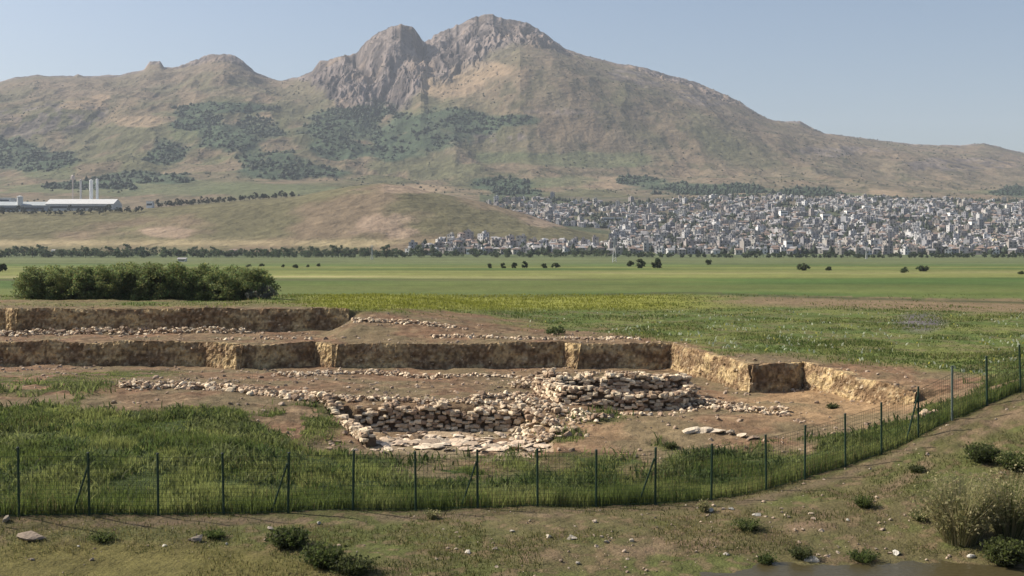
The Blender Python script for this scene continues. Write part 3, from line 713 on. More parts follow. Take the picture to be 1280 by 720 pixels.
# loose single rocks outside the fence and on the dig floor
def rock(px, py, size, label, tone=(.46, .41, .33), name='rock', flat=.7):
    x, y, z = gpt(px, py)
    size *= .72; V, F, C = stone_cloud(np.array([(0, 0, size * flat * .25)]), [size], tones=(tuple(np.array(tone) * .85),), flat=flat)
    o = mk(name, V, F, M_stone, col=C, loc=(x, y, z)); return tag(o, label, 'rock', 'single rocks lying about')
rock(889, 640, .36, 'leftmost of three white rocks on the verge below the fence', (.6, .57, .5))
rock(914, 637, .32, 'white rock in the middle of three on the verge below the fence', (.58, .55, .48))
rock(945, 645, .34, 'white rock right of two others, beside a green weed', (.58, .54, .47))
rock(1060, 651, .2, 'small white stone alone on the middle of the right bank', (.6, .57, .5))
rock(40, 673, .95, 'broad tan boulder lying in the left foreground grass', (.27, .215, .165), 'boulder', .5)
rock(245, 677, .55, 'dark rock on the foreground verge', (.26, .22, .18))
rock(284, 681, .2, 'small white stone right of the dark rock in the foreground', (.6, .56, .48))
rock(206, 683, .2, 'small white stone left of the dark rock in the foreground', (.6, .56, .48))
rock(98, 684, .16, 'tiny white stone on the olive foreground grass', (.58, .55, .48))
rock(8, 652, .4, 'pale rock at the left edge under the fence', (.42, .36, .28))
rock(398, 656, .26, 'white stone under the fence beside the dark weed', (.56, .52, .45))
rock(338, 662, .3, 'grey stone left of the dark foreground weed', (.36, .31, .26))
rock(686, 672, .27, 'tan stone left of three pale ones on the middle verge', (.48, .42, .33))
rock(715, 674, .36, 'largest of the pale stones on the middle verge', (.50, .44, .35))
rock(640, 665, .2, 'white stone on the verge under the brace post', (.55, .5, .42))
rock(758, 679, .24, 'pale stone on the track edge', (.50, .44, .35))
rock(790, 677, .28, 'pale stone right on the track edge', (.50, .44, .35))
rock(908, 694, .24, 'pale stone on the bank above the pond', (.52, .47, .39))
rock(1121, 693, .38, 'white rock at the right shore of the pond', (.6, .57, .5))
rock(1015, 702, .6, 'long pale flat stone at the water edge', (.5, .45, .36), 'rock', .3)
rock(1214, 697, .3, 'white rock among the leaves at the right shore', (.6, .57, .5))
rock(585, 692, .3, 'white stone on the eroded track edge', (.55, .5, .42))
rock(722, 705, .24, 'white stone below the eroded edge', (.52, .46, .38))

def pebbles():
    n = 2600; px = rng.uniform(-60, 1340, n); d = rng.uniform(33.5, 50, n)
    x = px2x(px, d); z = gq(x, d); P_, Q_ = proj(x, d, z)
    k = (d < F_dist(px) - .3) & (rng.random(n) < .25 + .75 * sstep(500, 800, px)) & (z > -1.38) & (fbm(x, d, 2, 120) > .45)
    x, d, z = x[k], d[k], z[k]; s = .035 + .14 * rng.random(len(x)) ** 4
    V, F, C = stone_cloud(np.stack([x, d, z + s * .15], 1), s, tones=((.42, .34, .26), (.30, .23, .17), (.36, .28, .21)))
    return tag(mk('pebbles', V, F, M_stone, col=C), 'small brown and pale pebbles strewn over the bank outside the fence', 'pebbles', kind='stuff')
pebbles()
def floor_pebbles():
    n = 5200; px = rng.uniform(-60, 1160, n); d = rng.uniform(49, 95, n); x = px2x(px, d); z = gq(x, d)
    k = (grass_inside(x, d, z) < .3) & (weeds_behind(x, d, z) < .3) & (fbm(x * .4, d * .4, 3, 121) > .44)
    x, d, z = x[k], d[k], z[k]; s = .06 + .26 * rng.random(len(x)) ** 3
    V, F, C = stone_cloud(np.stack([x, d, z + s * .1], 1), s, tones=((.40, .31, .23), (.28, .20, .14), (.34, .25, .18)))
    return tag(mk('loose_stones', V, F, M_stone, col=C), 'small loose stones strewn over the brown floor of the dig', 'stones', kind='stuff')
floor_pebbles()

# ------------------------------------------------------------------ grass and weeds
def blades(name, x, y, z, h, w, col, lean=.35, segs=2):
    n = len(x); a = rng.uniform(0, 2 * math.pi, n); l = rng.normal(0, lean, n) * h; b = rng.uniform(0, 2 * math.pi, n)
    sx, sy = np.cos(a) * w / 2, np.sin(a) * w / 2; lx, ly = np.cos(b) * l, np.sin(b) * l
    V = np.empty((n, 5, 3))
    V[:, 0] = np.stack([x - sx, y - sy, z - .03], 1); V[:, 1] = np.stack([x + sx, y + sy, z - .03], 1)
    V[:, 2] = np.stack([x + sx * .8 + lx * .35, y + sy * .8 + ly * .35, z + h * .6], 1); V[:, 3] = np.stack([x - sx * .8 + lx * .35, y - sy * .8 + ly * .35, z + h * .6], 1)
    V[:, 4] = np.stack([x + lx, y + ly, z + h], 1)
    i = (np.arange(n) * 5)[:, None]
    Q = i + np.array([0, 1, 2, 3]); T = i + np.array([3, 2, 4])
    return V.reshape(-1, 3), [Q, T], np.repeat(col[:, None], 5, 1).reshape(-1, 3)

def gcol(x, y, n, a=(.115, .150, .040), b=(.235, .262, .085), straw=.08):
    p = fbm(x * .45, y * .45, 3, 131); c = lerp(a, b, sstep(.36, .64, p)); c = lerp(c, np.array((.04, .058, .018)), .5 * sstep(.55, .75, fbm(x * 1.1 + 5, y * 1.1, 2, 138))); c = c * rng.uniform(.74, 1.26, (n, 1))
    s = (rng.random(n) < straw * (.4 + 2 * sstep(.5, .7, fbm(x * .3 + 9, y * .3, 2, 132))))
    return np.where(s[:, None], np.array((.20, .175, .075)) * rng.uniform(.7, 1.2, (n, 1)), c)

n = 900000
x = rng.uniform(-30, 34, n); y = rng.uniform(37, 76, n); px = x / y * FOC + 640
k = (px > -90) & (px < 1390) & (y > F_dist(px) + .05); x, y = x[k], y[k]; z = gq(x, y)
g = grass_inside(x, y, z); hgt = fbm(x * .7, y * .7, 3, 133)
near = np.clip(1 - (y - F_dist(x / y * FOC + 640)) / 3.0, 0, 1)
k = (rng.random(len(x)) < np.maximum(g, near * (near > .4)) * np.clip(.28 + .62 * sstep(.3, .6, hgt) + near, 0, 1) * np.where(y > 56, .45, 1.0)); x, y, z, hgt, near = x[k], y[k], z[k], hgt[k], near[k]
gg = grass_inside(x, y, z); h = (.08 + .21 * sstep(.3, .75, hgt) + .36 * near) * np.where(gg < .78, .5, 1) * rng.uniform(.55, 1.2, len(x)) * np.where(y > 56, .6, 1)
V, F, C = blades('g', x, y, z, h, rng.uniform(.014, .032, len(x)) * (1 + .4 * (y > 50)), gcol(x, y, len(x)))
tag(mk('tall_grass', V, F, M_grass, col=C), 'tall green grass growing thick between the fence and the dig', 'grass', kind='stuff')

n = 160000
x = rng.uniform(-30, 34, n); y = rng.uniform(37, 62, n); px = x / y * FOC + 640
k = (px > -90) & (px < 1390) & (y > F_dist(px) + .3); x, y = x[k], y[k]; z = gq(x, y); g = grass_inside(x, y, z); m = fbm(x * .9 + 4, y * .9, 3, 139)
k = rng.random(len(x)) < g * .6 * sstep(.42, .62, m); x, y, z, m = x[k], y[k], z[k], m[k]
V, F, C = blades('b', x, y, z + .02, rng.uniform(.1, .42, len(x)), rng.uniform(.04, .09, len(x)), lerp((.07, .10, .03), (.17, .19, .07), sstep(.3, .7, fbm(x * .5, y * .5, 2, 140))) * rng.uniform(.6, 1.3, (len(x), 1)), .9)
tag(mk('meadow_herbs', V, F, M_grass, col=C), 'broad leaved lighter herbs mixed into the grass inside the fence', 'herbs', kind='stuff')

n = 130000                                                        # short verge grass outside the fence
px = rng.uniform(-60, 1340, n); y = rng.uniform(33.2, 51, n); x = px2x(px, y); z = gq(x, y)
m = fbm(x * .5, y * .5, 3, 134); P_, Q_ = proj(x, y, z)
cov = np.clip(sstep(.40, .62, m) + .5 * ell(P_, Q_, 150, 668, 200, 14), 0, 1) * (1 - .7 * np.exp(-((Q_ - F_foot(P_) - 9) / 7) ** 2))
k = (y < F_dist(px) - .1) & (z > -1.33) & (rng.random(n) < .75 * cov); x, y, z = x[k], y[k], z[k]
V, F, C = blades('g', x, y, z, rng.uniform(.03, .13, len(x)), rng.uniform(.015, .032, len(x)), gcol(x, y, len(x), (.078, .086, .026), (.140, .138, .050), .25), .7)
tag(mk('verge_grass', V, F, M_grass, col=C), 'short thin grass on the bank outside the fence', 'grass', kind='stuff')

n = 260000                                                       # weeds on the field behind the dig
py = 352 + (486 - 352) * rng.random(n) ** .8; px = rng.uniform(-40, 1320, n); d0 = 1500 * 6.4 / (py - HOR); x = px2x(px, d0); y = d0; z = gq(x, y)
wv = weeds_behind(x, y, z) * behind(x, y, W1, W1w) * (y > 56); m = fbm(x * .22, y * .22, 3, 135); P_, Q_ = proj(x, y, z)
yel = sstep(340, 430, P_) * (1 - sstep(780, 900, P_)) * sstep(365, 369, Q_) * (1 - sstep(384, 392, Q_))
brown = sstep(880, 980, P_) * sstep(366, 371, Q_) * (1 - sstep(378, 388, Q_))
keep = (rng.random(n) < wv * (.25 + .6 * sstep(.35, .65, m) + yel) * (1 - .85 * brown)) & (y < 170)
x, y, z, m, yel = x[keep], y[keep], z[keep], m[keep], yel[keep]
s = np.clip(y / 90, .8, 2.0)
h = (.06 + .15 * sstep(.4, .75, m) + .12 * yel) * rng.uniform(.5, 1.3, len(x)) * s ** .3
C0 = lerp(gcol(x, y, len(x), (.085, .120, .030), (.165, .190, .055), .12), np.array((.205, .215, .035)), yel * .85)
V, F, C = blades('w', x, y, z, h, rng.uniform(.03, .085, len(x)) * s, C0, .8)
tag(mk('field_weeds', V, F, M_grass, col=C), 'mixed green weeds growing over the field behind the dig', 'weeds', kind='stuff')
n = 2600
py = rng.uniform(388, 470, n); px = rng.uniform(640, 1320, n); y = 1500 * 6.4 / (py - HOR); x = px2x(px, y); z = gq(x, y)
k = (weeds_behind(x, y, z) > .5) & (fbm(x * .3, y * .3, 2, 136) > .55) & (y > 58); x, y, z = x[k], y[k], z[k]
cl = np.where(rng.random((len(x), 1)) < .75, np.array((.42, .45, .33)), np.array((.38, .36, .08)))
V, F, C = blades('f', x, y, z + .06, rng.uniform(.08, .2, len(x)), rng.uniform(.07, .16, len(x)), cl, 1.0)
tag(mk('wild_flowers', V, F, M_grass, col=C), 'pale wild flower heads scattered through the weeds behind the dig', 'wild flowers', kind='stuff')

# ------------------------------------------------------------------ the wire fence: one thing, its posts, braces and mesh are parts
fence = empty('wire_fence', (0, 0, 0))
tag(fence, 'long dark green wire mesh fence curving round the dig and up the bank', 'fence')
fz = gq(FX, FY); FH = np.full(len(FX), 2.02); FH[2] = 2.2; FH[-4] = 2.15; FH[19] = 2.2; FH[20] = 2.05
GREEN = (.010, .035, .017)
for i in range(len(FX)):
    b = MB(); lean = rng.normal(0, .03, 2)
    r = .042 if i not in (19, 20) else .05
    b.tube([(0, 0, -.3), (lean[0], lean[1], FH[i])], r, 8, GREEN if i != 19 else (.10, .13, .11))
    b.tube([(lean[0], lean[1], FH[i]), (lean[0], lean[1], FH[i] + .025)], [r * 1.25, r * .9], 8, (.01, .02, .013))
    b.build('post', M_post, fence, loc=(FX[i], FY[i], fz[i]))
for i, sgn in ((3, -1), (6, -1), (9, -1), (12, -1), (18, -1)):
    j = i + sgn; e = np.array((FX[j] - FX[i], FY[j] - FY[i])); e /= np.linalg.norm(e)
    q = np.array((FX[i], FY[i])) + e * .62 + np.array((0, .25)); b = MB()
    b.tube([(FX[i] + e[0] * .03, FY[i], fz[i] + FH[i] * .82), (q[0], q[1], gq(q[0], q[1]) - .1)], 0.034, 6, GREEN); b.build('brace', M_post, fence)
b = MB()
for hh in np.linspace(.06, 1.9, 15):
    for i in range(len(FX) - 1):
        b.tube([(FX[i], FY[i], fz[i] + hh), (FX[i + 1], FY[i + 1], fz[i + 1] + hh)], (.0042 if .1 < hh < 1.85 else .007), 3, GREEN, cap=False)
for i in range(len(FX) - 1):
    for t in np.arange(.06, 1, .062):
        x, y, z = lerp1(FX[i], FX[i + 1], t), lerp1(FY[i], FY[i + 1], t), lerp1(fz[i], fz[i + 1], t)
        b.tube([(x, y, z + .03), (x, y, z + 1.9)], .0042, 3, GREEN, cap=False)
b.build('wire_mesh', M_post, fence)

# ------------------------------------------------------------------ shrubs and trees
def leaves(cent, rad, n, size, col, up=0.0, var=.35):
    """n leaf quads on the shells of lobes; cent (k,3), rad (k,)"""
    k = rng.choice(len(cent), n, p=rad ** 2 / (rad ** 2).sum())
    d = rng.normal(size=(n, 3)); d /= np.linalg.norm(d, axis=1)[:, None]; d[:, 2] = np.where(d[:, 2] < -.5, -d[:, 2], d[:, 2])
    p = cent[k] + d * (rad[k] * rng.uniform(.35, 1.12, n))[:, None] * np.array((1, 1, .92))
    a = rng.normal(size=(n, 3)) + d * .4; a[:, 2] += up; a /= np.linalg.norm(a, axis=1)[:, None]
    b = np.cross(a, rng.normal(size=(n, 3))); b /= np.linalg.norm(b, axis=1)[:, None]
    s = size * rng.uniform(.6, 1.4, n)[:, None]
    V = np.stack([p - a * s, p + b * s * .45, p + a * s, p - b * s * .45], 1)
    lobe = rng.uniform(.75, 1.25, (len(cent), 1))
    c = np.array(col) * lobe[k] * rng.uniform(1 - var, 1 + var, (n, 1)); c[:, 0] *= rng.uniform(.8, 1.3, n)
    F = (np.arange(n) * 4)[:, None] + np.arange(4)
    return V.reshape(-1, 3), F, np.repeat(c[:, None], 4, 1).reshape(-1, 3)

def lobes(rx, h, k, z0=.25, taper=.35):
    t = rng.random(k); r = rx * (1 - taper * np.abs(t - .35) / .65) * np.sqrt(rng.random(k)); a = rng.uniform(0, 6.28, k)
    return np.stack([r * np.cos(a), r * np.sin(a), h * (z0 + (1 - z0) * .92 * t)], 1), rng.uniform(.18, .34, k) * rx

def stems(h, n, r, spread, col=(.12, .09, .06)):
    b = MB()
    for i in range(n):
        a = rng.uniform(0, 6.28); s = spread * rng.uniform(.3, 1)
        b.tube([(0.1 * math.cos(a), .1 * math.sin(a), -.15), (s * .45 * math.cos(a), s * .45 * math.sin(a), h * .5), (s * math.cos(a + .2), s * math.sin(a + .2), h)], [r, r * .7, r * .25], 5, col)
    return b

# thicket behind the dig
protos = []
for k in range(5):
    r = empty('thicket_bush'); hgt = rng.uniform(2.8, 3.1)
    c, rd = lobes(2.0, hgt, 60, .0, .2); V, F, C = leaves(c, rd, 8500, .10, (.165, .205, .075), .5)
    mk('foliage', V, F, M_leaf, r, C); stems(hgt * .8, 7, .05, 1.0).build('stem', M_bark, r)
    protos.append(r)
spots = [(44 + i * 10.2 + rng.normal(0, 2.0), 112.4 + (i % 3) * 1.4 + rng.normal(0, .3)) for i in range(28)]
used = set()
for i, (px, d) in enumerate(spots):
    k = i % 5; o = protos[k] if k not in used else copy_tree(protos[k]); used.add(k)
    x = float(px2x(px, d)); o.location = (x, d, float(gq(x, d)) - .1); o.rotation_euler = (0, 0, rng.uniform(0, 6.28)); s = rng.uniform(.88, 1.08) * (.86 if i in (0, 18) else 1); o.scale = (s, s, s * rng.uniform(.92, 1.06))
    tag(o, 'dense green bush in the long thicket left of centre behind the dig', 'bush', 'bushes of the long green thicket')
def shrub(name, px, d, rx, h, n, leaf, col, label, cat='bush', group=None, stemc=(.12, .09, .06), nl=22, up=.5, z0=.1):
    x = float(px2x(px, d)); r = empty(name, (x, d, float(gq(x, d))))
    c, rd = lobes(rx, h, nl, z0); V, F, C = leaves(c, rd, n, leaf, col, up)
    mk('foliage', V, F, M_leaf, r, C); stems(h * .85, 6, .03 * max(1, h / 2), rx * .7, stemc).build('stem', M_bark, r)
    return tag(r, label, cat, group)
shrub('thicket_bush', 326, 110.5, 1.35, 1.25, 2200, .085, (.15, .16, .13), 'low grey green bush at the right end of the thicket')
shrub('thicket_bush', 312, 112, 1.3, 2.5, 3200, .1, (.125, .165, .045), 'shorter green bush beside the grey one at the right end of the thicket')

# foreground shrubs and weeds
def spray(name, px, py, h, rx, n, w, cols, label, cat, group=None, leafn=0, leafs=.05):
    """plant of upright arching shoots rising from one foot"""
    x, y, z = gpt(px, py); a = rng.uniform(0, 6.28, n); h *= .9; rx *= .9; r0 = rx * .35 * np.sqrt(rng.random(n)); out = rx * rng.uniform(.25, 1.0, n); hh = h * rng.uniform(.45, 1.0, n) * (1 - .35 * (out / rx) ** 2)
    u = np.stack([np.cos(a), np.sin(a), np.zeros(n)], 1); s = np.stack([-np.sin(a), np.cos(a), np.zeros(n)], 1) * (w * rng.uniform(.6, 1.4, n))[:, None] / 2
    up = np.array((0, 0, 1.0)); b0 = u * r0[:, None] - up * .05; b1 = u * (r0 + out * .35)[:, None] + up * (hh * .62)[:, None]; b2 = u * (r0 * .5 + out)[:, None] + up * hh[:, None]
    V = np.stack([b0 - s, b0 + s, b1 + s * .8, b1 - s * .8, b2], 1); i = (np.arange(n) * 5)[:, None]
    cols = np.array(cols); c = cols[rng.integers(len(cols), size=n)] * rng.uniform(.7, 1.3, (n, 1))
    Vs, Fs, Cs = [V.reshape(-1, 3)], [i + np.array([0, 1, 2, 3]), i + np.array([3, 2, 4])], [np.repeat(c[:, None], 5, 1).reshape(-1, 3)]
    if leafn:
        k = rng.integers(n, size=leafn); t = rng.uniform(.35, 1, leafn)[:, None]
        p = np.where(t < .6, b0[k] + (b1[k] - b0[k]) * t / .6, b1[k] + (b2[k] - b1[k]) * (t - .6) / .4) + rng.normal(0, .04, (leafn, 3))
        d1 = rng.normal(size=(leafn, 3)); d1 /= np.linalg.norm(d1, axis=1)[:, None]; d2 = np.cross(d1, rng.normal(size=(leafn, 3))); d2 /= np.linalg.norm(d2, axis=1)[:, None]
        ls = leafs * rng.uniform(.6, 1.4, leafn)[:, None]; m = n * 5
        Vs.append(np.stack([p - d1 * ls, p + d2 * ls * .5, p + d1 * ls, p - d2 * ls * .5], 1).reshape(-1, 3)); Fs.append(m + (np.arange(leafn) * 4)[:, None] + np.arange(4))
        Cs.append(np.repeat((cols[rng.integers(len(cols), size=leafn)] * rng.uniform(.7, 1.3, (leafn, 1)))[:, None], 4, 1).reshape(-1, 3))
    T = [Fs[1]]; Q = [Fs[0]] + Fs[2:]
    o = mk(name, np.concatenate(Vs), T + Q, M_grass, col=np.concatenate(Cs), loc=(x, y, z - .02))
    return tag(o, label, cat, group)
DRY = [(.34, .31, .15), (.27, .265, .12), (.40, .35, .20), (.17, .18, .08)]; GRN = [(.075, .105, .028), (.11, .135, .04), (.06, .085, .025)]; DRK = [(.062, .078, .028), (.088, .100, .038)]
spray('dry_shrub', 1200, 676, 2.7, 1.6, 1300, .022, DRY, 'tall pale yellow green feathery shrub at the right edge of the bank', 'shrub', None, 4600, .05)
spray('dry_shrub', 1262, 668, 2.5, 1.4, 700, .022, DRY[:3] + GRN[1:2], 'pale feathery shrub behind the dark bush at the lower right corner', 'shrub', None, 3200, .05)
spray('green_shrub', 1256, 706, .95, .7, 360, .03, DRK[1:] + GRN[1:2], 'dark green leafy shrub at the lower right corner by the water', 'shrub', None, 4200, .06)
spray('green_shrub', 1228, 577, .85, .75, 400, .025, DRK + GRN[:1], 'dark rounded bush on the right bank above the feathery shrub', 'shrub', None, 2600, .05)
spray('green_shrub', 1268, 586, .8, .8, 320, .025, GRN + DRY[1:2], 'green bush at the right edge beside the dark rounded bush', 'shrub', None, 1800, .05)
spray('weed_clump', 362, 684, .75, .75, 420, .03, DRK + GRN[:1], 'dark leafy weed clump on the verge left of the foreground track', 'weeds', None, 2000, .06)
spray('weed_clump', 405, 708, .85, .8, 420, .03, GRN + DRK, 'spiky green weed clump at the bottom edge left of centre', 'weeds', None, 1400, .06)
spray('weed_clump', 442, 716, .6, .8, 300, .03, DRK, 'dark low weed right of the spiky clump at the bottom edge', 'weeds', None, 900, .05)
for i, (px, py, h, r, cl, lb) in enumerate([(1080, 634, .55, .5, GRN, 'green weed tuft alone in the middle of the right bank'), (934, 662, .5, .6, GRN + DRY[3:], 'grey green weed below the three white rocks'), (1002, 698, .55, .5, DRK, 'dark weed beside the long flat stone at the water'),
                                            (957, 704, .4, .4, GRN, 'green weed on the pond edge left of the dark weed'), (1078, 700, .4, .7, GRN, 'low bright green weed at the water edge'), 
                                            (880, 640, .55, .25, DRY, 'dry grass tuft standing at the fence foot by the white rocks'), (540, 648, .4, .3, DRY, 'dry grass tuft standing in front of the middle fence'), (128, 676, .3, .5, DRK + GRN, 'low dark weed beside the tan boulder'),
                                            (268, 672, .35, .5, GRN, 'green weed above the dark foreground rock'), (1146, 590, .35, .4, DRK, 'small dark weed at the top of the worn bank'), 
                                            (1150, 650, .45, .5, DRY[1:] + GRN, 'dry weed left of the tall feathery shrub'), ]):
    spray('weed_clump', px, py, h, r, 160, .024, cl, lb, 'weeds', None, 420, .04)
for px, py, lb in ((522, 553, None), (1041, 511, 'small dark weed alone on the golden dig floor'), (873, 478, None), (905, 500, None), (770, 545, None), (838, 560, 'dark weed in front of the pale slabs'), (880, 578, 'dark weed between two fence posts right of centre'), (690, 590, None)):
    if lb: spray('weed_clump', px, py, .38, .4, 140, .03, DRK, lb, 'weeds', None, 300, .05)

# trees on the plain: a few crowns, copied
def tree_mesh(name, w, h, n, leaf, col, trunk=.25):
    c, rd = lobes(w / 2, h, 16, trunk * .8, .5); V, F, C = leaves(c, rd * 1.15, n, leaf, col, .3)
    t = MB(); t.tube([(0, 0, -.5), (0, 0, h * trunk), (.1, 0, h * .7)], [h * .03, h * .025, h * .008], 5, (.08, .06, .045))
    Vt = np.concatenate(t.V); Ft = t.Q[0]; Ct = np.concatenate(t.C); tr = [f + len(V) for f in t.T]
    return mk(name, np.concatenate([V, Vt]), [F, Ft + len(V)] + tr, M_leaf, col=np.concatenate([C, Ct]))
def place_all(proto_list, spots, group, labels, cat, zf, sc_=(.75, 1.25)):
    used = set()
    for i, (px, d) in enumerate(spots):
        k = int(rng.integers(len(proto_list))); o = proto_list[k]
        if k in used: o = o.copy(); COL.objects.link(o)
        used.add(k); x = float(px2x(px, d)); s = rng.uniform(*sc_)
        o.location = (x, d, float(zf(px, d)) - .2); o.rotation_euler = (0, 0, rng.uniform(0, 6.28)); o.scale = (s, s, s * rng.uniform(.85, 1.2))
        tag(o, labels if isinstance(labels, str) else labels[k], cat, group)
    for k, o in enumerate(proto_list):
        if k not in used: bpy.data.objects.remove(o)
zmix = lambda px, d: np.maximum(gq(px2x(px, d), d), hz(np.array(px), np.array(d)))
TD = (.075, .105, .055)
pr = [tree_mesh('roadside_tree', rng.uniform(5, 8), rng.uniform(4.5, 7), 420, .55, TD) for _ in range(5)]
sp = [(px + rng.normal(0, 4), rng.uniform(900, 1090)) for px in np.arange(-30, 530, 2.9)]
place_all(pr, sp, 'trees along the far edge of the fields on the left', 'small dark tree in the belt at the foot of the brown hill', 'tree', zmix, (.6, 1.35))
pr = [tree_mesh('orchard_tree', rng.uniform(5, 8), rng.uniform(4, 6.5), 420, .55, TD) for _ in range(4)]
sp = [(px + rng.normal(0, 3), rng.uniform(930, 1075)) for px in np.arange(520, 810, 5.0)]
place_all(pr, sp, 'trees below the left part of the town', 'small dark tree along the lower edge of the town left of the pylon', 'tree', zmix, (.6, 1.2))
pr = [tree_mesh('row_tree', rng.uniform(4, 6), rng.uniform(3.2, 4.6), 420, .45, (.065, .095, .048)) for _ in range(4)]
sp = [(px + rng.normal(0, 1.5), 905 + rng.normal(0, 5)) for px in np.arange(905, 1310, 5.0) if rng.random() < .85] + [(px + rng.normal(0, 3), 960 + rng.normal(0, 15)) for px in np.arange(800, 905, 6)]
place_all(pr, sp, 'long row of trees under the town on the right', 'small dark tree in the straight row below the right part of the town', 'tree', zmix, (.7, 1.1))
pr = [tree_mesh('hill_tree', rng.uniform(5, 8), rng.uniform(5, 9), 300, .7, (.042, .055, .042)) for _ in range(4)]
line = tab([(0, 1492), (150, 1488), (370, 1500)])
sp = [(px + rng.normal(0, 2), line(px) + rng.normal(0, 8)) for px in np.arange(196, 372, 3.6)] + [(px + rng.normal(0, 2.5), 1425 + rng.normal(0, 14)) for px in np.arange(-10, 180, 4.6)]
place_all(pr, sp, 'tree row on the crest of the brown hill', 'small dark tree in the row along the crest of the brown hill', 'tree', zmix, (.6, 1.15))
# lone trees and bushes in the green fields
def lone(px, py, wpx, hpx, label, name='field_tree', col=(.080, .108, .050)):
    d = 1500 * (CH - 1.6) / (py - HOR); x = float(px2x(px, d)); k = d / FOC
    wpx *= .9; hpx *= .85; o = tree_mesh(name, wpx * k, hpx * k, 700, .15 * hpx * k, col, .12); o.location = (x, d, float(gq(x, d)) - .1); return tag(o, label, 'tree', 'lone trees in the green fields')
for a in [(1003, 338, 17, 10, 'largest of the dark round trees in the right field'), (1035, 338, 9, 6, 'small dark bush right of the largest field tree'), (1129, 341, 17, 7, 'low wide bush in the far right field'), (1153, 339, 17, 9, 'dark round tree right of the low wide bush in the right field'),
          (1276, 343, 9, 5, 'small dark bush at the right edge of the field'), (801, 335, 13, 13, 'tall dark tree just right of the pylon'), (822, 335, 16, 15, 'tallest dark field tree right of the pylon'), (788, 333, 9, 8, 'small dark tree next to the pylon'),
          (886, 331, 10, 9, 'lone dark tree halfway between the pylon and the right field trees'), (612, 335, 6, 7, 'leftmost small tree of the field line left of the pylon'), (629, 335, 7, 8, 'second small tree of the field line left of the pylon'), (643, 335, 7, 9, 'third small tree of the field line left of the pylon'),
          (656, 335, 8, 10, 'tallest small tree of the field line left of the pylon'), (680, 335, 9, 7, 'wide bush in the field line left of the pylon'), (694, 335, 11, 8, 'dark bush at the right end of the field line left of the pylon'),
          (311, 334, 9, 4, 'low dark bush in the left field behind the thicket'), (327, 333, 9, 4, 'low dark bush right of its twin behind the thicket'), (354, 334, 6, 4, 'small bush left of the dark middle one in the left field'), (369, 335, 8, 6, 'darkest small bush in the left field'), (385, 334, 5, 4, 'tiny bush in the left field'), (398, 333, 7, 4, 'last small bush to the right in the left field'), (3, 340, 12, 12, 'green tree cut by the left edge beyond the thicket')]:
    lone(*a)
shrub('field_bush', 695, 90, .8, .55, 900, .07, (.075, .105, .035), 'low green bush on the weedy slope above the trench')

# ------------------------------------------------------------------ town, works and lone houses
WHITE, CREAM, GREY, PINK, TAN = (.56, .555, .55), (.43, .415, .38), (.27, .27, .285), (.36, .325, .31), (.30, .275, .25)
TILE, TIN, CONC = (.22, .16, .13), (.30, .29, .29), (.33, .31, .29)
def house(name, w, dp, h, wall, roof, kind, rz=0, mb=None, at=(0, 0, 0)):
    b = mb or MB(); off = np.array(at, float); n0 = len(b.V)
    b.box((0, 0, h / 2 - 1.2), (w, dp, h + 2.4), wall)
    win = (.045, .05, .06); st = max(1, int(round(h / 3)))
    for f in range(st):
        zc = h * (f + .55) / st
        nw = max(2, int(w / 3))
        for i in range(nw):
            b.box(((i + .5) / nw * w - w / 2, -dp / 2 - .03, zc), (1.25, .16, 1.45), win)
        nd = max(1, int(dp / 3.5))
        for i in range(nd):
            for s in (-1, 1): b.box((s * (w / 2 + .03), (i + .5) / nd * dp - dp / 2, zc), (.16, 1.2, 1.4), win)
    if kind == 'gable':
        r = h + w * .26; e = .45
        V = [(-w / 2 - e, -dp / 2 - e, h), (w / 2 + e, -dp / 2 - e, h), (w / 2 + e, dp / 2 + e, h), (-w / 2 - e, dp / 2 + e, h), (-w / 2 - e, 0, r), (w / 2 + e, 0, r)]
        b.add(V, [(0, 1, 5, 4), (2, 3, 4, 5)], roof); b.add(V, [(0, 4, 3), (1, 2, 5)], wall); b.add([(p[0], p[1], h - .02) for p in V[:4]], [(3, 2, 1, 0)], roof)
        b.box((w * .25, dp * .1, r - .2), (.6, .6, 1.6), CONC)
    elif kind == 'hip':
        r = h + w * .22; e = .5
        V = [(-w / 2 - e, -dp / 2 - e, h), (w / 2 + e, -dp / 2 - e, h), (w / 2 + e, dp / 2 + e, h), (-w / 2 - e, dp / 2 + e, h), (-w * .2, 0, r), (w * .2, 0, r)]
        b.add(V, [(0, 1, 5, 4), (2, 3, 4, 5)], roof); b.add(V, [(3, 0, 4), (1, 2, 5)], roof); b.add([(p[0], p[1], h - .02) for p in V[:4]], [(3, 2, 1, 0)], roof)
    else:
        b.box((0, 0, h + .12), (w + .3, dp + .3, .24), roof); b.box((w * .2, dp * .15, h + 1.2), (2.4, 2.4, 2.0), wall)
        b.box((-w * .22, 0, h + .55), (1.1, 1.1, .7), TIN)
    if h > 8:
        for f in range(1, st): b.box((0, -dp / 2 - .6, h * f / st + .1), (w * .55, 1.1, .16), wall)
    cs, sn = math.cos(rz), math.sin(rz)
    for i in range(n0, len(b.V)):
        v = b.V[i]; b.V[i] = np.stack([v[:, 0] * cs - v[:, 1] * sn, v[:, 0] * sn + v[:, 1] * cs, v[:, 2]], 1) + off
    return b if mb is not None else b.build(name, M_build)

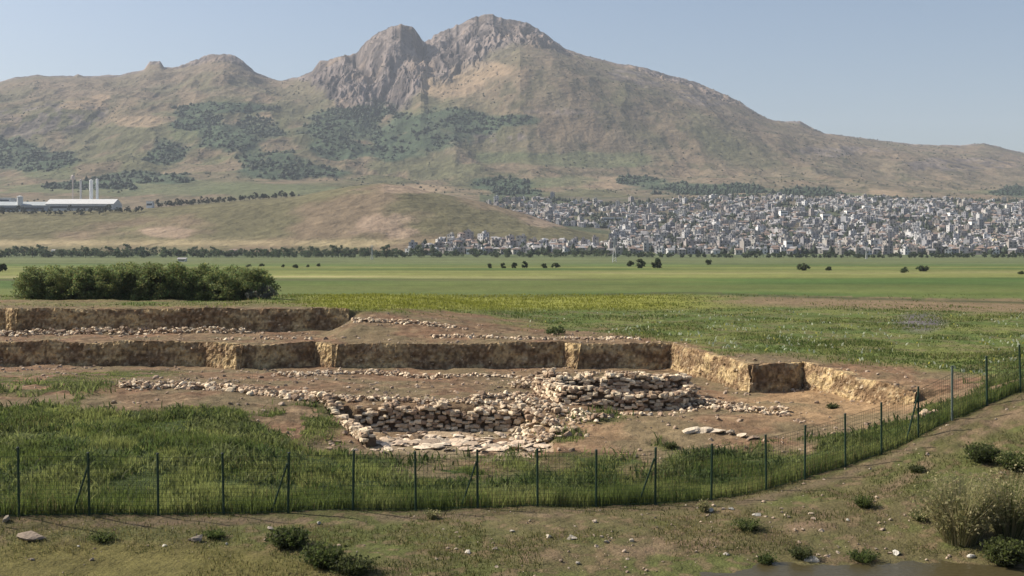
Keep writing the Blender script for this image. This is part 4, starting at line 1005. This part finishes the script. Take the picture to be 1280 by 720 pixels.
KINDS = []
for (kind, kname, kw, w_, d_, h_) in (('flat', 'flat-roofed', 'flat roofed', (5.2, 7.2), (5, 7), (4, 6.2)), ('gable', 'gable-roofed', 'gable roofed', (5.5, 7.5), (5, 6.5), (3.2, 5)), ('block', 'tall flat-roofed', 'tall flat roofed', (6, 9), (6, 8), (7.5, 11)), ('hip', 'hip-roofed', 'hip roofed', (5.8, 8), (5.5, 7.5), (3.6, 5.4))):
    for (cn, cc) in (('white', WHITE), ('cream', CREAM), ('grey', GREY), ('pinkish', PINK), ('tan', TAN)):
        KINDS.append((kind, kname, kw, cn, cc, w_, d_, h_))
KW = np.array([(1.15 if k[3] == 'white' else 1.1 if k[3] in ('grey', 'tan') else .7) * (1.2 if k[0] == 'flat' else 1.0 if k[0] == 'gable' else .35 if k[0] == 'block' else .7) for k in KINDS]); KW /= KW.sum()
T_top = tab([(500, 300), (560, 300), (600, 262), (640, 251), (700, 254), (760, 258), (830, 255), (900, 250), (960, 248), (1100, 251), (1200, 254), (1340, 258)])
cand = []
d = 1085.0
while d < 2260:
    step = 10.4 / d * FOC; px = 505 + rng.uniform(0, step)
    while px < 1345:
        q = px + rng.normal(0, step * .22); dd = d + rng.normal(0, 4)
        zz = float(hz(np.array(q), np.array(dd))); py = HOR + FOC * (CH - zz) / dd
        ok = py > T_top(q) + rng.normal(1, 3.5)
        if q < 765: ok &= (dd < 1085 + 150 * min(1, max(0, (q - 505) / 60)) + (q > 690) * (q - 690) * 1.2) or (dd > 1640)
        ok &= fbm(q / 26, dd / 55, 3, 141) > (.41 if dd > 1250 else .33) and rng.random() > .08
        if 752 < q < 785 and 1700 < dd < 1790: ok = False
        if ok: cand.append((dd, q, zz))
        px += step
    d += 15
cand.sort(); print('town houses', len(cand))
protoH = {}
rest = MB()
for i, (dd, q, zz) in enumerate(cand):
    k = int(rng.choice(len(KINDS), p=KW)); kind, kname, kw, cn, cc, w_, d_, h_ = KINDS[k]
    rz = rng.normal(0, .5) + (math.pi / 2 if rng.random() < .35 else 0); x = float(px2x(q, dd))
    roof = (TILE if rng.random() < .5 else TIN) if kind in ('gable', 'hip') else CONC
    if i < 292:
        key = (k, i % 2)
        if key not in protoH:
            o = house('town_house', rng.uniform(*w_), rng.uniform(*d_), rng.uniform(*h_), np.array(cc) * rng.uniform(.85, 1.1), roof, kind if kind != 'block' else 'flat'); protoH[key] = o
        else:
            o = protoH[key].copy(); COL.objects.link(o)
        o.location = (x, dd, zz); o.rotation_euler = (0, 0, rz)
        tag(o, f'small {cn} {kname} house in the nearest rows of the crowded hillside town', 'house', f'{cn} {kw} houses in the nearest rows of the town')
    else:
        house('h', rng.uniform(*w_), rng.uniform(*d_), rng.uniform(*h_), np.clip(np.array(cc) * rng.uniform(.75, 1.1) * (1.35 if rng.random() < .13 else 1), 0, .82), roof, kind if kind != 'block' else 'flat', rz, rest, (x, dd, zz))
tag(rest.build('far_houses', M_build), 'thousands of tiny pale houses crowding the upper rows of the hillside town', 'houses', kind='stuff')
# trees between the houses
n = 9000; q = rng.uniform(520, 1340, n); dd = rng.uniform(1085, 2400, n); zz = hz(q, dd); py = HOR + FOC * (CH - zz) / dd
k = (py > T_top(q) - 4) & ~((q < 760) & (dd > 1200) & (dd < 1640)) & (vnoise(q / 25, dd / 50, 142) > .38); q, dd, zz = q[k], dd[k], zz[k]
tag(blobs('town_greenery', np.stack([px2x(q, dd), dd, zz - .5], 1), rng.uniform(2.2, 4.5, len(q)), rng.uniform(4, 8, len(q)), (.048, .066, .038)), 'dark green tree crowns dotted between the houses of the town', 'trees', kind='stuff')

def big(name, px, d, wpx, hpx, dp, wall, roof, label, cat='building', kind='flat', zoff=0.0):
    k = d / FOC; zz = float(zmix(px, d)) + zoff; x = float(px2x(px, d)); w = wpx * k; h = hpx * k
    root = empty(name, (x, d, zz)); b = MB(); b.box((0, 0, h / 2 - 1), (w, dp, h + 2), wall); b.build('wall', M_build, root)
    b = MB()
    if kind == 'flat': b.box((0, 0, h + .35), (w + 1, dp + 1, .7), roof)
    else:
        r = h + min(w, dp) * .2
        V = [(-w / 2 - .5, -dp / 2 - .5, h + .02), (w / 2 + .5, -dp / 2 - .5, h + .02), (w / 2 + .5, dp / 2 + .5, h + .02), (-w / 2 - .5, dp / 2 + .5, h + .02), (-w / 2 - .5, 0, r), (w / 2 + .5, 0, r)]
        b.add(V, [(0, 1, 5, 4), (2, 3, 4, 5), (3, 2, 1, 0)], roof); b.add(V, [(0, 4, 3), (1, 2, 5)], wall)
    b.build('roof', M_build, root); st = max(1, int(h / 5))
    for f in range(st):
        b = MB(); b.box((0, -dp / 2 - .05, h * (f + .55) / st), (w * .86, .2, h / st * .32), (.06, .07, .08)); b.build('window_band', M_build, root)
    return tag(root, label, cat)
big('town_hall', 765, 1745, 26, 5.5, 18, (.78, .76, .72), (.62, .45, .33), 'long white hall with a tan roof above the left part of the town')
big('apartment_block', 985, 1130, 8, 15, 12, (.62, .61, .60), CONC, 'tall pale apartment block standing highest in the front row of the town')
big('apartment_block', 979, 1760, 9, 9, 14, (.80, .80, .78), CONC, 'bright white block left of the middle of the upper town')
big('apartment_block', 1032, 1730, 11, 8, 16, (.76, .75, .72), CONC, 'broad white building near the middle of the upper town')
big('apartment_block', 1061, 1810, 9, 6, 16, (.80, .79, .75), CONC, 'low white building right of the broad one in the upper town')
big('apartment_block', 1083, 1890, 8, 7, 14, (.80, .79, .76), CONC, 'white block at the right of the upper town centre')
big('apartment_block', 1031, 1420, 7, 9, 12, (.78, .77, .74), CONC, 'white block in the middle rows of the town below the broad building')
big('apartment_block', 1247, 1330, 8, 9, 12, (.66, .58, .42), CONC, 'cream block near the right edge of the town')
big('apartment_block', 1190, 1800, 9, 6, 14, (.78, .77, .74), CONC, 'white block in the upper right part of the town')
big('apartment_block', 1216, 1650, 7, 8, 12, (.76, .76, .74), CONC, 'white block below another at the upper right of the town')
big('farmhouse', 587, 1088, 8, 7, 9, (.80, .79, .77), TILE, 'bright white house at the left end of the town', 'house', 'gable')
big('farmhouse', 292, 1085, 8, 5, 8, (.62, .44, .36), TILE, 'pinkish house in the tree belt left of centre', 'house', 'gable')
big('farmhouse', 276, 1080, 5, 3.5, 8, (.72, .70, .66), TIN, 'small pale house beside the pinkish one in the tree belt', 'house', 'gable')
big('farmhouse', 69, 1085, 6, 5, 8, (.76, .75, .72), TIN, 'white house in the tree belt at the far left', 'house', 'gable')
big('farmhouse', 247, 1085, 6, 3.5, 8, (.66, .62, .55), TIN, 'low pale shed in the tree belt', 'shed', 'gable')
big('farmhouse', 123, 1085, 5, 3.5, 8, (.6, .56, .48), TIN, 'small cream house in the tree belt below the works', 'house', 'gable')
big('hut', 228, 640, 9, 3.2, 4, (.72, .70, .64), TIN, 'small white hut standing in the field behind the thicket', 'hut', 'gable')
big('white_house', 188, 1500, 7.5, 7.5, 9, (.85, .85, .84), (.7, .7, .7), 'bright white cube house on the crest right of the works', 'house')
# industrial works on the crest at the left
big('factory_hall', 105, 1545, 84, 9, 34, (.52, .53, .52), (.56, .56, .55), 'long factory hall with a pale sloping roof on the hill crest', 'factory', 'gable')
big('factory_hall', 28, 1540, 74, 8.5, 26, (.26, .29, .32), (.36, .39, .40), 'low grey blue factory hall at the left of the works', 'factory', 'gable')
big('factory_hall', 5, 1575, 24, 19, 20, (.55, .56, .55), (.60, .61, .60), 'pale block of the works cut by the left edge', 'factory', 'flat')
def silo(name, px, d, rpx, hpx, col, label, cat, ball=False, zb=0):
    k = d / FOC; zz = float(zmix(px, d)); r = rpx * k; h = hpx * k; root = empty(name, (float(px2x(px, d)), d, zz)); b = MB()
    b.tube([(0, 0, -2), (0, 0, h)], r * (.45 if ball else 1), 12, col); b.build('shaft', M_build, root); b = MB()
    if ball: b.tube([(0, 0, h - 2), (0, 0, h), (0, 0, h + r * 2.4), (0, 0, h + r * 3.4)], [r * .5, r * 1.6, r * 1.6, r * .3], 12, col); b.build('tank', M_build, root)
    else:
        b.tube([(0, 0, h), (0, 0, h + .8), (0, 0, h + 2.0)], [r * 1.08, r * 1.08, r * .2], 12, tuple(np.array(col) * .85)); b.build('cap', M_build, root)
    return tag(root, label, cat)
silo('storage_silo', 114, 1575, 2.3, 39, (.80, .80, .79), 'left one of the twin tall white silos at the works', 'silo')
silo('storage_silo', 121.5, 1575, 1.7, 40, (.80, .80, .79), 'right thinner one of the twin white silos at the works', 'silo')
silo('water_tower', 91, 1580, 1.5, 42, (.52, .45, .42), 'pinkish water tower with a bulging tank left of the silos', 'tower', True)
silo('chimney', 101, 1585, 1.2, 40, (.50, .49, .49), 'slim grey chimney between the water tower and the silos', 'chimney')
silo('storage_tank', 25, 1530, 3.6, 19, (.60, .61, .60), 'short pale storage tank on the left of the works', 'tank')
# pylon in the fields
def pylon(px, d, h, label):
    x = float(px2x(px, d)); root = empty('power_pylon', (x, d, float(gq(x, d)))); b = MB(); G = (.42, .43, .42); w = h * .07
    for sx in (-1, 1):
        for sy in (-1, 1): b.tube([(sx * w, sy * w, -.3), (sx * w * .25, sy * w * .25, h * .8), (0, 0, h)], .12, 4, G)
    for i in range(9):
        z0, z1 = h * .8 * i / 9, h * .8 * (i + 1) / 9; a, c = w * (1 - .75 * i / 9), w * (1 - .75 * (i + 1) / 9)
        for s in (-1, 1): b.tube([(-a, s * a, z0), (c, s * c, z1)], .06, 3, G); b.tube([(s * a, -a, z0), (s * c, c, z1)], .06, 3, G)
    b.build('lattice_mast', M_metal, root)
    for zz, l in ((.78, .16), (.9, .12)):
        b = MB(); b.tube([(-h * l, 0, h * zz), (h * l, 0, h * zz)], .1, 4, G)
        for s in (-1, 1): b.tube([(s * h * l, 0, h * zz), (s * h * l, 0, h * zz - 1.0)], .12, 5, (.3, .2, .15))
        b.build('crossarm', M_metal, root)
    return tag(root, label, 'pylon')
pylon(768, 620, 13.5, 'pale lattice power pylon standing in the field right of centre')
pylon(465, 760, 9.5, 'faint pale pylon at the edge of the left fields')
pylon(1083, 800, 8.5, 'small pale pylon before the town on the right')

# ------------------------------------------------------------------ light, air, camera
SUN = np.array((-.93, .27)); SUN = SUN / np.linalg.norm(SUN); EL = math.radians(40)
w = bpy.data.worlds.new('World'); sc.world = w; w.use_nodes = True
nt = w.node_tree; bg = nt.nodes['Background']; sky = nt.nodes.new('ShaderNodeTexSky')
sky.sky_type = 'NISHITA'; sky.sun_disc = False; sky.sun_elevation = EL; sky.sun_rotation = math.atan2(SUN[0], SUN[1])
sky.air_density = 1.0; sky.dust_density = 4.5; sky.ozone_density = 1.0; sky.altitude = 900
nt.links.new(sky.outputs[0], bg.inputs[0]); bg.inputs[1].default_value = .085
sd = bpy.data.lights.new('sun', 'SUN'); sd.energy = 4.7; sd.angle = math.radians(.6); sd.color = (1, .92, .79)
so = bpy.data.objects.new('sun', sd); COL.objects.link(so)
from mathutils import Vector
so.rotation_euler = Vector((-SUN[0] * math.cos(EL), -SUN[1] * math.cos(EL), -math.sin(EL))).to_track_quat('-Z', 'Y').to_euler()

hm = bpy.data.materials.new('haze_air'); hm.use_nodes = True
nt = hm.node_tree; nt.nodes.clear(); out = nt.nodes.new('ShaderNodeOutputMaterial'); pv = nt.nodes.new('ShaderNodeVolumePrincipled')
pv.inputs['Color'].default_value = (.80, .88, 1.0, 1); pv.inputs['Density'].default_value = HAZE
nt.links.new(pv.outputs[0], out.inputs['Volume'])
hb = MB(); hb.box((0, 3500, 400), (16000, 8000, 830)); hz_o = hb.build('haze', hm); tag(hz_o, kind='stuff')

cam = bpy.data.cameras.new('camera'); co = bpy.data.objects.new('camera', cam); COL.objects.link(co)
co.location = (0, 0, CH); co.rotation_euler = (math.radians(90), 0, 0)
cam.sensor_width = 36; cam.lens = 36 * FOC / 1280; cam.shift_y = -(360 - HOR) / 1280
cam.clip_start = .1; cam.clip_end = 20000
sc.camera = co
vs = sc.view_settings; vs.view_transform = 'Standard'; vs.look = 'None'; vs.exposure = EXPO; vs.gamma = 1; vs.use_curve_mapping = False
cy = sc.cycles; cy.max_bounces = 5; cy.diffuse_bounces = 2; cy.glossy_bounces = 2; cy.transmission_bounces = 2; cy.volume_bounces = 0; cy.transparent_max_bounces = 4
cy.use_denoising = True; cy.caustics_reflective = False; cy.caustics_refractive = False
